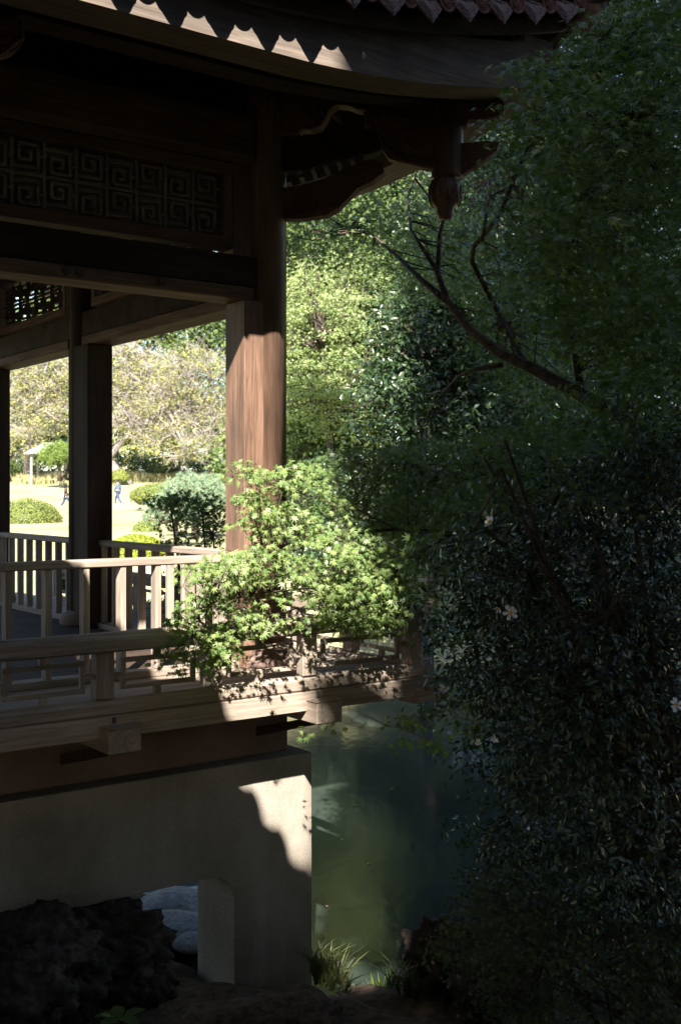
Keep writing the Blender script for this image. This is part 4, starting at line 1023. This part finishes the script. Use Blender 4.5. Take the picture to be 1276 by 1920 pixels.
tree('evergreen_tree', 'tall dark evergreen behind the maple limbs at upper right', G(1010, 24), [(W(960, 440, 24), (2.0, 1.6, 2.0)), (W(1120, 560, 24), (2.0, 1.6, 2.2)), (W(1040, 300, 25), (2.2, 1.6, 1.6)), (W(1230, 420, 25), (2.0, 1.6, 2.4)), (W(1000, 90, 25), (2.2, 1.6, 2.2)), (W(1180, 120, 25), (2.2, 1.6, 2.4)), (W(1290, -20, 25), (2.2, 1.6, 2.4)), (W(1120, -60, 26), (2.2, 1.6, 2.2)), (W(1130, 210, 24), (2.0, 1.4, 1.8)), (W(1250, 250, 24), (2.0, 1.4, 2.0)), (W(1230, 650, 24), (1.8, 1.4, 1.4)), (W(1150, 760, 23), (2.2, 1.4, 1.8))], 1150, 60, .5, OVAL, .14, 'evergreen_leaf', .28, seed=33, flat=.7)
tree('yellow_tree', 'yellowing tree rising behind the sunlit maple across the pond', G(560, 44), [(W(560, 470, 44), (3.2, 2.2, 2.4)), (W(700, 430, 45), (3.2, 2.2, 2.6)), (W(640, 300, 46), (3.5, 2.4, 2.6)), (W(820, 480, 46), (3, 2.2, 2.6)), (W(740, 640, 44), (2.6, 2, 2.4)), (W(600, 680, 43), (2.6, 1.8, 2.2))], 420, 70, .75, QUAD, .20, 'cherry_leaf', .35, seed=34, twig=1)
tree('evergreen_tree', 'broad dark evergreen farthest back across the pond', G(900, 60), [(W(860, 420, 60), (5, 3, 6)), (W(1020, 480, 60), (6, 3, 7)), (W(1200, 420, 60), (6, 3, 8)), (W(700, 600, 58), (4, 3, 5)), (W(560, 640, 58), (4, 3, 5)), (W(640, 330, 62), (5, 3, 4))], 520, 55, 1.2, QUAD, .38, 'far_dark_leaf', .6, seed=35)
WOODS = [(-.9, 36, 'far_green_leaf'), (3.2, 29, 'evergreen_leaf'), (6.5, 27, 'evergreen_leaf'), (10.5, 28, 'evergreen_leaf'), (15, 30, 'evergreen_leaf'), (1.0, 38, 'far_green_leaf'), (7.5, 38, 'far_dark_leaf'), (14, 40, 'far_dark_leaf'), (22, 42, 'far_dark_leaf'), (-1.5, 52, 'far_green_leaf'), (29, 50, 'far_dark_leaf'), (5, 52, 'far_dark_leaf'), (8.2, 22.5, 'far_dark_leaf'), (11.5, 24, 'far_dark_leaf')]
WL = ['leafy green tree directly behind the sunlit maple on the far bank', 'evergreen directly right of the sunlit maple across the pond', 'evergreen below the crooked limb on the far bank', 'dense evergreen on the far bank behind the camellia', 'evergreen at the right end of the far bank', 'green tree in the second row behind the sunlit maple',
      'dark tree in the second row behind the crooked limb', 'dark tall tree in the second row right of the crooked limb', 'dark tree in the second row at the right edge', 'green tree in the last row behind the sunlit maple', 'dark tree in the last row beyond the right edge', 'dark tree in the last row behind the crooked limb', 'evergreen at the water edge of the far bank, behind the camellia top', 'evergreen at the water edge of the far bank, at the right picture edge']
for i, (x, d, lm_) in enumerate(WOODS):
    g0 = gz(x, d); k = d / 28
    tree('woodland_tree', WL[i], (x, d, g0), [((x - .3 * k, d, g0 + 1.3 * k), (2.0 * k, 1.3 * k, 1.4 * k)), ((x + .5 * k, d + .3, g0 + 3.4 * k), (2.1 * k, 1.4 * k, 1.7 * k)), ((x, d, g0 + 5.6 * k), (2.0 * k, 1.4 * k, 1.8 * k)), ((x - .2 * k, d + .5, g0 + 8.0 * k), (1.6 * k, 1.3 * k, 1.5 * k))],
         330, 50, .5 * k, OVAL if d < 35 else QUAD, .15 * k, lm_, .18 * k, seed=130 + i, group='trees across the pond', ntwig=120, flat=.6)
tree('shrub', 'low dark shrub on the far bank below the sunlit maple', G(600, 24.5), [(W(640, 872, 25), (.7, .7, .3)), (W(570, 1010, 23.5), (.9, .6, .5)), (W(640, 1030, 23), (.9, .6, .6)), (W(720, 1020, 23), (1.0, .6, .6)), (W(600, 950, 24), (1.0, .6, .5)), (W(700, 950, 24), (1.0, .6, .5)), (W(780, 920, 23.5), (1.2, .7, .5)), (W(900, 950, 23.5), (1.4, .8, .6))], 330, 50, .22, OVAL, .09, 'evergreen_leaf', .06, cat='shrub', seed=36, flat=.8)
tree('shrub', 'dark shrub along the shaded right bank of the pond', G(1000, 16), [(W(900, 1040, 15.5), (.9, .8, .7)), (W(1000, 1100, 15), (1.2, .8, 1.0)), (W(900, 1230, 13.5), (.9, .7, .7)), (W(1050, 1300, 13), (1.2, .8, 1.0)), (W(1180, 1200, 13), (1.2, .8, 1.4)), (W(1240, 780, 19), (1.5, .9, 1.2)), (W(1130, 840, 19), (1.4, .9, 1.0))], 420, 45, .24, OVAL, .09, 'evergreen_leaf', .07, cat='shrub', seed=37, flat=.8)
for i, (x, d, lb) in enumerate(((.2, 38, 'tall dark conifer rising straight behind the sunlit maple'), (5.2, 37, 'tall dark conifer rising behind the crooked limb'))):
    g0 = gz(x, d)
    tree('tall_conifer', lb, (x, d, g0), [((x, d, 8.6), (2.6, 1.8, 2.2)), ((x + .4, d, 12.2), (2.9, 2.0, 2.4)), ((x - .3, d, 16), (2.7, 2.0, 2.4)), ((x, d, 20), (2.4, 1.8, 2.6))], 330, 55, .7, QUAD, .28, 'far_dark_leaf', .35, seed=160 + i, group='trees across the pond', ntwig=80, flat=.5)
# over the lawn
tree('cherry_tree', 'large leaning cherry tree with thinning yellow leaves and bare grey twigs', G(238, 98), [(W(265, 760, 98), (4.6, 3, 3.4)), (W(360, 720, 97), (3.8, 3, 3.6)), (W(220, 690, 99), (3.6, 3, 3.2)), (W(330, 830, 96), (3.8, 2.6, 1.6)), (W(420, 800, 97), (3.6, 2.6, 2.2))], 260, 34, 1.3, QUAD, .25, 'cherry_leaf', .55, 'pale_bark', seed=41, lean=(-3.2, 0), twig=12, flat=.35)
tree('cherry_tree', 'cherry tree with golden leaves at the left, next to the grey roofed shelter', G(52, 100), [(W(70, 740, 100), (3.0, 2.6, 2.6)), (W(100, 700, 100), (2.6, 2.4, 2.4)), (W(30, 800, 99), (2.4, 2.4, 1.8)), (W(110, 780, 99), (2.2, 2.2, 1.8)), (W(40, 830, 98), (2.6, 2, 1.2))], 170, 36, 1.1, QUAD, .25, 'cherry_leaf', .42, 'pale_bark', seed=42, twig=11, flat=.35)
for i, (px, d, cr, lm_, lb) in enumerate((
        (20, 118, [(W(20, 720, 118), (5, 3, 6)), (W(60, 800, 117), (5, 3, 4))], 'far_dark_leaf', 'dark conifer-like tree at the left edge behind the golden cherry'),
        (130, 120, [(W(120, 640, 120), (5, 3, 6)), (W(150, 760, 119), (5, 3, 5)), (W(100, 820, 118), (4, 3, 3))], 'far_green_leaf', 'tall green tree behind the left inner column'),
        (250, 124, [(W(230, 640, 124), (6, 3, 7)), (W(290, 760, 122), (6, 3, 5)), (W(240, 820, 120), (6, 3, 4))], 'cherry_leaf', 'tall yellow green tree behind the leaning cherry'),
        (400, 122, [(W(400, 680, 122), (6, 3, 8)), (W(350, 600, 123), (6, 3, 6)), (W(430, 820, 118), (5, 3, 4))], 'far_green_leaf', 'tall green tree beside the sunlit column, behind the cherry'),
        (560, 116, [(W(540, 760, 116), (7, 3, 8)), (W(640, 640, 118), (7, 3, 9))], 'far_green_leaf', 'tall far green tree seen past the right edge of the sunlit column'),
        (-60, 115, [(W(-60, 700, 115), (7, 3, 9))], 'far_green_leaf', 'far tree mostly hidden behind the outermost left column'),
        (60, 138, [(W(60, 560, 138), (8, 3, 9)), (W(60, 760, 138), (8, 3, 6))], 'far_dark_leaf', 'tallest dark tree at the back, seen above the golden cherry'),
        (330, 140, [(W(330, 520, 140), (9, 3, 10)), (W(420, 560, 140), (9, 3, 8)), (W(230, 560, 141), (8, 3, 8)), (W(300, 760, 140), (9, 3, 7))], 'far_green_leaf', 'tallest dark tree at the back, seen above the leaning cherry'),
        (190, 142, [(W(190, 520, 142), (7, 3, 9)), (W(200, 760, 140), (8, 3, 7))], 'far_green_leaf', 'tall tree at the back hidden mostly by the second column'))):
    tree('background_tree', lb, G(px, d), cr, 330, 42, 1.5, QUAD, .5, lm_, .6, seed=50 + i, group='tall trees behind the lawn', ntwig=60)
for i, (px, d) in enumerate(((-190, 116), (-350, 112), (-520, 118), (-700, 110), (-900, 112))):
    tree('background_tree', ['far tree beyond the left picture edge, nearest the frame', 'second far tree beyond the left picture edge', 'third far tree beyond the left picture edge', 'fourth far tree beyond the left picture edge', 'last far tree beyond the left picture edge'][i], G(px, d), [(W(px, 680, d), (6, 3, 8)), (W(px + 60, 800, d), (6, 3, 5)), (W(px - 60, 850, d - 1), (5, 3, 3))], 240, 40, 1.5, QUAD, .55, ['far_green_leaf', 'far_dark_leaf', 'cherry_leaf'][i % 3], .6, seed=190 + i, group='tall trees behind the lawn', ntwig=40)
tree('shrub', 'dark shaded shrubs under the leaning cherry at the back of the lawn', G(330, 108), [(W(290, 868, 107), (1.9, 1.2, 1.0)), (W(340, 870, 109), (2.4, 1.4, 1.3)), (W(390, 872, 109), (2.4, 1.4, 1.2)), (W(240, 862, 110), (2, 1.2, 1.4)), (W(440, 872, 109), (2, 1.2, 1.2))], 180, 40, .6, QUAD, .24, 'far_dark_leaf', .1, cat='shrub', seed=61)
tree('shrub', 'green shrub at the far left edge of the lawn', G(20, 104), [(W(20, 880, 104), (1.6, 1, .8)), (W(50, 884, 104), (1.4, 1, .6))], 60, 40, .5, QUAD, .2, 'far_green_leaf', .1, cat='shrub', seed=62)

# clipped bushes
def clipped(name, label, c, r, n, tpl, ls, mat, seed, rough=.05, cat='bush', group=None):
    g = np.random.default_rng(seed); t = empty(name, (c[0], c[1], c[2] - r[2])); tag(t, label, cat, group)
    d = g.normal(size=(n, 3)); d[:, 2] = np.abs(d[:, 2]) - .35; d /= np.linalg.norm(d, axis=1, keepdims=True)
    lump = np.array([mnoise.noise(Vector(q) * 3.2 + Vector((seed, 0, 0))) for q in d])
    P = d * np.array(r) * (1 + rough * lump * 2 + g.normal(0, .02, n))[:, None] + np.array([0, 0, r[2]])
    global rng
    old = rng; rng = g
    v, f = leaves(tpl, P, d + g.normal(0, .5, (n, 3)), g.uniform(.7, 1.3, n) * ls); rng = old
    put('foliage', mesh_np('foliage', v, f), mat, t)
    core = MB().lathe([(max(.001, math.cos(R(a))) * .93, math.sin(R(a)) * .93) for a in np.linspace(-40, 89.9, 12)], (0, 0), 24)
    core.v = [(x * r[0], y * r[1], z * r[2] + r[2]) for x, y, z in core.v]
    put('dark_core', core.mesh('dark_core', True), 'far_dark_leaf', t)  # solid dark core in place of the shaded inside of the bush
    return t
def CB(px, py0, py1, w, d, name, label, n, ls, mat, seed, tpl=QUAD, rough=.05, dep=1.0, cat='bush', group=None):
    top, bot = at(px, py0, d), at(px, py1, d); h = (top.z - bot.z); r = (S_(w, d) / 2, S_(w, d) / 2 * dep, h / 1.55)
    return clipped(name, label, (bot.x, d, bot.z + h - r[2]), r, n, tpl, ls, mat, seed, rough, cat, group)
CB(50, 936, 1003, 128, 40, 'azalea_bush', 'large rounded clipped azalea bush on the lawn at the left', 9000, .06, 'azalea_leaf', 71, rough=.03)
CB(300, 907, 945, 110, 62, 'azalea_bush', 'low rounded clipped bush behind the silvery pine', 5000, .09, 'azalea_leaf', 72, rough=.03)
CB(275, 975, 1030, 60, 33, 'azalea_bush', 'small clipped bush at the near end of the lawn behind the rail', 3000, .06, 'azalea_leaf', 73, rough=.03)
CB(255, 1003, 1075, 130, 24, 'hedge', 'bright yellow green clipped hedge just behind the side railing', 9000, .05, 'hedge_leaf', 74, rough=.03, cat='hedge')
CB(300, 855, 886, 66, 103, 'clipped_bush', 'dark rounded bush in the shade behind the lawn', 3000, .14, 'far_dark_leaf', 75)
CB(225, 880, 905, 34, 96, 'clipped_bush', 'small olive bush behind the cherry trunk', 1500, .14, 'azalea_leaf', 76)
CB(105, 1055, 1110, 60, 19, 'leafy_bush', 'leafy green bush seen through the left slats', 1800, .07, 'far_green_leaf', 77, rough=.15)
CB(340, 1120, 1190, 170, 15.5, 'leafy_bush', 'dark leafy bush behind the side railing slats', 3000, .07, 'evergreen_leaf', 78, rough=.15)
# pines
def pine(name, label, c, r, n, mat, ls, seed):
    g = np.random.default_rng(seed); t = empty(name, (c[0], c[1], c[2] - r[2])); tag(t, label, 'pine tree')
    d = g.normal(size=(n, 3)); d[:, 2] = np.abs(d[:, 2]) - .3; d /= np.linalg.norm(d, axis=1, keepdims=True)
    cen = d * np.array(r) * g.uniform(.55, 1.05, n)[:, None] + np.array([0, 0, r[2]])
    per = 26; c_ = np.repeat(cen, per, axis=0); m = len(c_)
    a = g.normal(size=(m, 3)) + np.array([0, 0, .9]); a /= np.linalg.norm(a, axis=1, keepdims=True)
    P = c_ + a * ls * .5
    v, f = leaves(NEEDLE, P, np.cross(a, g.normal(size=(m, 3))), np.full(m, ls), a)
    put('needles', mesh_np('needles', v, f), mat, t)
    mb = MB(); mb.tube([(0, 0, -.6), (0, 0, r[2])], [.12 * r[0], .05 * r[0]], 7); put('trunk', mb.mesh('trunk', True), 'bark', t)
    mb = MB()
    for q in cen[::4]: mb.tube([(0, 0, r[2] * .7), tuple(q)], [.03 * r[0], .012 * r[0]], 4)
    put('branches', mb.mesh('branches'), 'bark', t)['kind'] = 'stuff'
p = at(112, 858, 92); pine('pine_tree', 'rounded bright green pine in front of the grey roofed shelter', (p.x, 92, p.z), (1.75, 1.4, 1.3), 420, 'pine_needle', .28, 81)
p = at(365, 935, 30); pine('pine_tree', 'pale silvery green pine with feathery needles beside the sunlit column', (p.x, 30, p.z), (.95, .8, .68), 520, 'silver_pine_needle', .12, 82)
p = at(330, 965, 27); pine('pine_tree', 'low pale pine below the silvery one, behind the railing', (p.x, 27, p.z), (.8, .6, .5), 260, 'silver_pine_needle', .10, 83)
# pale tall grass along the back of the lawn
sp = [(at(x, 0, d).x, d, gz(at(x, 0, d).x, d)) for x, d in [(random.uniform(205, 440), random.uniform(101, 106)) for _ in range(420)] + [(random.uniform(30, 140), random.uniform(97, 102)) for _ in range(220)]]
o = blades('pampas_grass', sp, 9, .95, .35, .07, 'reed_blade', .5); o['kind'] = 'stuff'

# shelter beyond the lawn
gd = 97; c = at(92, 868, gd); SH = empty('garden_shelter', (c.x, gd, gz(c.x, gd))); tag(SH, 'small garden shelter with grey hipped roof behind the pine', 'shelter')
zt = at(0, 852, gd).z - SH.location.z; rz = 1.0
put('roof', MB().add([(-1.75, -1.4, zt), (1.75, -1.4, zt), (1.75, 1.4, zt), (-1.75, 1.4, zt), (-.4, 0, zt + rz), (.4, 0, zt + rz), (-1.75, -1.4, zt + .08), (1.75, -1.4, zt + .08), (1.75, 1.4, zt + .08), (-1.75, 1.4, zt + .08)],
    [(0, 3, 2, 1), (0, 1, 7, 6), (1, 2, 8, 7), (2, 3, 9, 8), (3, 0, 6, 9), (6, 7, 5, 4), (8, 9, 4, 5), (7, 8, 5), (9, 6, 4)]).mesh('roof'), 'slate', SH)
for x in (-1.2, 1.2):
    for y in (-1, 1): put('post', MB().box(x - .09, x + .09, y - .09, y + .09, -.2, zt).mesh('post'), 'pale_bark', SH)
put('bench', MB().box(-1.0, 1.0, .5, .9, .38, .45).mesh('bench'), 'pale_bark', SH)

# ==================================================================== PEOPLE
def skin_body(name, pts, edges, radii, mat, parent, sub=1):
    me = bpy.data.meshes.new(name); me.from_pydata(pts, edges, []); me.update()
    o = put(name, me, mat, parent)
    s = o.modifiers.new('skin', 'SKIN'); s.use_smooth_shade = True
    for v, r in zip(me.skin_vertices[0].data, radii): v.radius = r if hasattr(r, '__len__') else (r, r)
    me.skin_vertices[0].data[0].use_root = True
    m = o.modifiers.new('sub', 'SUBSURF'); m.levels = sub; m.render_levels = sub
    return o
def person(label, base, heading, H, stride, top, bottom, hair_len, group, shoes='white_cloth', seated=False, bag=False):
    p = empty('person', base, heading); tag(p, label, 'person', group)
    k = H / 1.7; s = stride
    if not seated:
        J = dict(pel=(0, 0, .93), hipL=(.09, 0, .88), hipR=(-.09, 0, .88), kneeL=(.09, .5 * s + .06, .50), kneeR=(-.09, -.35 * s + .08, .49), ankL=(.09, .62 * s, .09), ankR=(-.09, -.72 * s, .13), toeL=(.09, .62 * s + .17, .04), toeR=(-.09, -.72 * s + .15, .04),
                 waist=(0, .01, 1.08), chest=(0, .03, 1.28), neck=(0, .04, 1.46), head=(0, .07, 1.60), shL=(.17, .03, 1.39), shR=(-.17, .03, 1.39), elL=(.21, -.12 * s, 1.13), elR=(-.21, .14 * s, 1.12), wrL=(.20, -.06 * s + .04, .88), wrR=(-.20, .30 * s + .05, .92), haL=(.20, -.03 * s + .06, .80), haR=(-.20, .36 * s + .06, .85))
    else:
        J = dict(pel=(0, 0, .16), hipL=(.09, 0, .14), hipR=(-.09, 0, .14), kneeL=(.12, .34, .38), kneeR=(-.12, .34, .38), ankL=(.09, .48, .06), ankR=(-.09, .48, .06), toeL=(.09, .64, .04), toeR=(-.09, .64, .04),
                 waist=(0, .02, .32), chest=(0, .08, .52), neck=(0, .12, .70), head=(0, .16, .84), shL=(.17, .09, .62), shR=(-.17, .09, .62), elL=(.22, .2, .40), elR=(-.22, .2, .40), wrL=(.14, .38, .40), wrR=(-.14, .38, .40), haL=(.10, .44, .40), haR=(-.10, .44, .40))
    J = {a: tuple(x * k for x in b) for a, b in J.items()}
    def chain(name, keys, edges, rad, mat, sub=1):
        idx = {q: i for i, q in enumerate(keys)}
        skin_body(name, [J[q] for q in keys], [(idx[a], idx[b]) for a, b in edges], [tuple(x * k for x in (rad[q] if isinstance(rad[q], tuple) else (rad[q], rad[q]))) for q in keys], mat, p, sub)
    keys = ['pel', 'hipL', 'hipR', 'kneeL', 'kneeR', 'ankL', 'ankR', 'toeL', 'toeR', 'waist', 'chest', 'neck', 'head', 'shL', 'shR', 'elL', 'elR', 'wrL', 'wrR', 'haL', 'haR']
    ed = [('pel', 'hipL'), ('pel', 'hipR'), ('hipL', 'kneeL'), ('hipR', 'kneeR'), ('kneeL', 'ankL'), ('kneeR', 'ankR'), ('ankL', 'toeL'), ('ankR', 'toeR'), ('pel', 'waist'), ('waist', 'chest'), ('chest', 'neck'), ('neck', 'head'), ('chest', 'shL'), ('chest', 'shR'), ('shL', 'elL'), ('shR', 'elR'), ('elL', 'wrL'), ('elR', 'wrR'), ('wrL', 'haL'), ('wrR', 'haR')]
    rad = dict(pel=.12, hipL=.085, hipR=.085, kneeL=.055, kneeR=.055, ankL=.038, ankR=.038, toeL=.035, toeR=.035, waist=(.13, .10), chest=(.15, .11), neck=.05, head=(.085, .10), shL=.055, shR=.055, elL=.04, elR=.04, wrL=.03, wrR=.03, haL=.04, haR=.04)
    chain('body', keys, ed, rad, 'skin', 2)
    rad2 = dict(pel=(.155, .125), waist=(.155, .12), chest=(.175, .135), neck=.06, shL=.075, shR=.075, elL=.06, elR=.06, wrL=.045, wrR=.045)
    kk = list(rad2); chain('jacket', kk, [e for e in ed if e[0] in kk and e[1] in kk], rad2, top)
    rad3 = dict(pel=.135, hipL=.105, hipR=.105, kneeL=.08, kneeR=.08, ankL=.07, ankR=.07); kk = list(rad3)
    chain('trousers', kk, [e for e in ed if e[0] in kk and e[1] in kk], rad3, bottom)
    for s_ in 'LR':
        a, t = Vector(J['ank' + s_]), Vector(J['toe' + s_]); mb = MB(); mb.tube([a + Vector((0, -.05, -.03)), (a + t) / 2 + Vector((0, 0, -.01)), t + Vector((0, .04, .0))], [.05 * k, .055 * k, .035 * k], 8); put('shoe', mb.mesh('shoe', True), shoes, p)
    h = Vector(J['head']); mb = MB()
    mb.loft([[(h.x + r * math.cos(a), h.y - .02 + r * 1.1 * math.sin(a), h.z + z) for a in np.linspace(0, 2 * math.pi, 13)[:-1]] for r, z in ((.07 * k, -hair_len), (.105 * k, -.02), (.112 * k, .05), (.085 * k, .115), (.03 * k, .145))])
    hob = put('hair', mb.mesh('hair', True), 'hair', p, (0, -.035, 0))
    mb = MB(); fy = h.y + .095 * k
    mb.tube([(h.x, fy, h.z + .0), (h.x, fy + .03 * k, h.z - .02)], [.012 * k, .016 * k], 6); put('nose', mb.mesh('nose'), 'skin', p)
    if bag:
        put('bag', MB().box(-.24, -.17, -.22, .06, .80 * k, .98 * k).mesh('bag'), 'white_cloth', p, bevel=.02)
        put('bag_strap', MB().tube([(-.2, -.1, .97 * k), (-.16, 0, 1.2 * k), (.1, .02, 1.45 * k)], .012, 5).mesh('bag_strap'), 'white_cloth', p)
    return p
d = 73; q = at(222, 948, d); person('walker in a grey blue top and blue jeans stepping left on the lawn', (q.x, d, q.z), R(60), 1.66, .50, 'cloth_slate', 'denim', .03, 'people on the lawn')
d = 70; q = at(123, 956, d); person('walker with long dark hair, black clothes and white bag', (q.x, d, q.z), R(-75), 1.60, .55, 'brown_cloth', 'cloth_navy', .22, 'people on the lawn', bag=True)
d = 94; q = at(127, 901, d); person('person in black sitting on the grass below the pine', (q.x, d, q.z), R(100), 1.65, 0, 'cloth_black', 'cloth_black', .1, 'people on the lawn', shoes='cloth_black', seated=True)

# ==================================================================== UNSEEN SHADE TREES (behind and above the viewer, most added to block light)
def canopy(name, label, trunk, ok, lo, hi, n, size, seed):
    g = np.random.default_rng(seed); t = empty(name, trunk); tag(t, label, 'tree', 'shade trees around the viewer')
    P = g.uniform(np.array(lo), np.array(hi), (n * 6, 3)); P = P[ok(P)][:n]; m = len(P)
    global rng
    old = rng; rng = g
    v, f = leaves(OVAL, P - np.array(trunk), g.normal(size=(m, 3)) + np.array([0, -.6, .7]), g.uniform(.7, 1.3, m) * size); rng = old
    put('crown', mesh_np('crown', v, f), 'canopy_leaf', t)
    mb = MB(); c = Vector(P.mean(0)) - Vector(trunk); mb.tube([(0, 0, -.3), (c.x * .2, c.y * .2, c.z * .5), tuple(c)], [.35, .25, .08], 9); put('trunk', mb.mesh('trunk', True), 'bark', t)
    return t
TE = math.tan(R(SUN_EL))
def b_of(P): return P[:, 2] + TE * P[:, 1]
EDGE_B = [-8, 3.15, 3.3, 3.75, 3.95, 5.16, 5.26, 5.40, 5.8, 6.5, 7.3, 8.2, 9.2, 10, 12, 14, 16, 18]; EDGE_X = [-.6, -.6, .30, .34, -.24, -.22, .30, .35, .24, -.10, -.10, -.06, .35, .6, .4, .3, .5, 1.2]  # crown outline of the tree behind, cut to shape where sunlight passes
def edge(b): return np.interp(b, EDGE_B, EDGE_X)
def ok1(P):
    b = b_of(P); return (P[:, 0] > edge(b) + .10) & (b < 16)
canopy('unseen_shade_tree', 'broad shade tree standing behind the viewer to the right', (5.0, -5.0, -1.5), ok1, (-.6, -8, -1), (11, -3.2, 17), 48000, .36, 91)
def ok2(P): return (P[:, 0] > 1.0 + .12 * (P[:, 1] - 8)) & (P[:, 2] > .46 * P[:, 1] + .5)
canopy('unseen_shade_tree', 'overhanging shade tree above the right bank of the pond', (6.5, 10.5, -3.0), ok2, (1.0, 7.5, 4.2), (11, 15, 22), 30000, .34, 92)
def ok3(P): return (b_of(P) < 10.5) & (P[:, 2] > .2 * np.abs(P[:, 1]) - 1)  # unseen crown added to close off sky light from the rear left
canopy('unseen_shade_tree', 'added unseen evergreen behind the viewer to the left, blocking sky light', (-8.0, -9.0, -1.5), ok3, (-16, -14, -1), (-2.4, -7, 20), 30000, .42, 93)
def ok4(P): return b_of(P) < np.where(P[:, 0] < -.45, 4.3, np.where(P[:, 0] < -.16, 3.75, 2.3))  # added blocker that keeps low sun off the wall and pier
canopy('unseen_shade_tree', 'added unseen evergreen straight behind the viewer, blocking low sun', (-.8, -13.0, -1.5), ok4, (-3.2, -16, -1), (1.0, -10, 16), 16000, .42, 94)
def ok5(P):
    b = b_of(P); return (b > 11.4 + .8 * (np.abs(P[:, 0]) < 1.2)) & (b < 14.2 - .8 * (P[:, 0] < -1.5)) & (P[:, 2] > .46 * P[:, 1] + 1.5) & (P[:, 0] < 1.6)
canopy('unseen_shade_tree', 'added unseen tree high over the viewer, covering the upper sky', (-11.5, -3.0, -1.5), ok5, (-13, -13, 6), (2, 6, 26), 34000, .42, 95)  # put in to cover the upper sky, cut to leave the sun's path open
def ok6(P): return (P[:, 0] > .31 * P[:, 1] + 1.2) & (P[:, 2] > -1) & (P[:, 2] < 7.5 - .35 * P[:, 1])
canopy('unseen_shade_tree', 'added unseen evergreen on the right bank beside the viewer, blocking sky light', (9.5, 2.0, -1.5), ok6, (4, -9, -1), (12.5, 9, 11), 17000, .42, 96)  # added out of view to cut sky light from the right
def ok7(P): return (b_of(P) < 11) & (P[:, 0] < -.34 * P[:, 1] - 4.5)
canopy('unseen_shade_tree', 'added unseen evergreen beyond the side wing on the left, blocking sky light', (-12, -2, -1.5), ok7, (-16, -8, -1), (-9, 6, 12), 16000, .42, 97)  # added behind the wing to dim the ambient light
def ok8(P):
    b = b_of(P); return (b > 24.3) & (b < 28.0) & (P[:, 2] > 6.2)
canopy('unseen_shade_tree', 'added unseen crown over the pavilion roof, shading the foot of the far maple', (5.0, 9.5, -3.0), ok8, (-1.3, 4, 15), (2.6, 8.5, 25), 12000, .36, 98)  # put in to darken the far maple's foot and its reflection in the pond
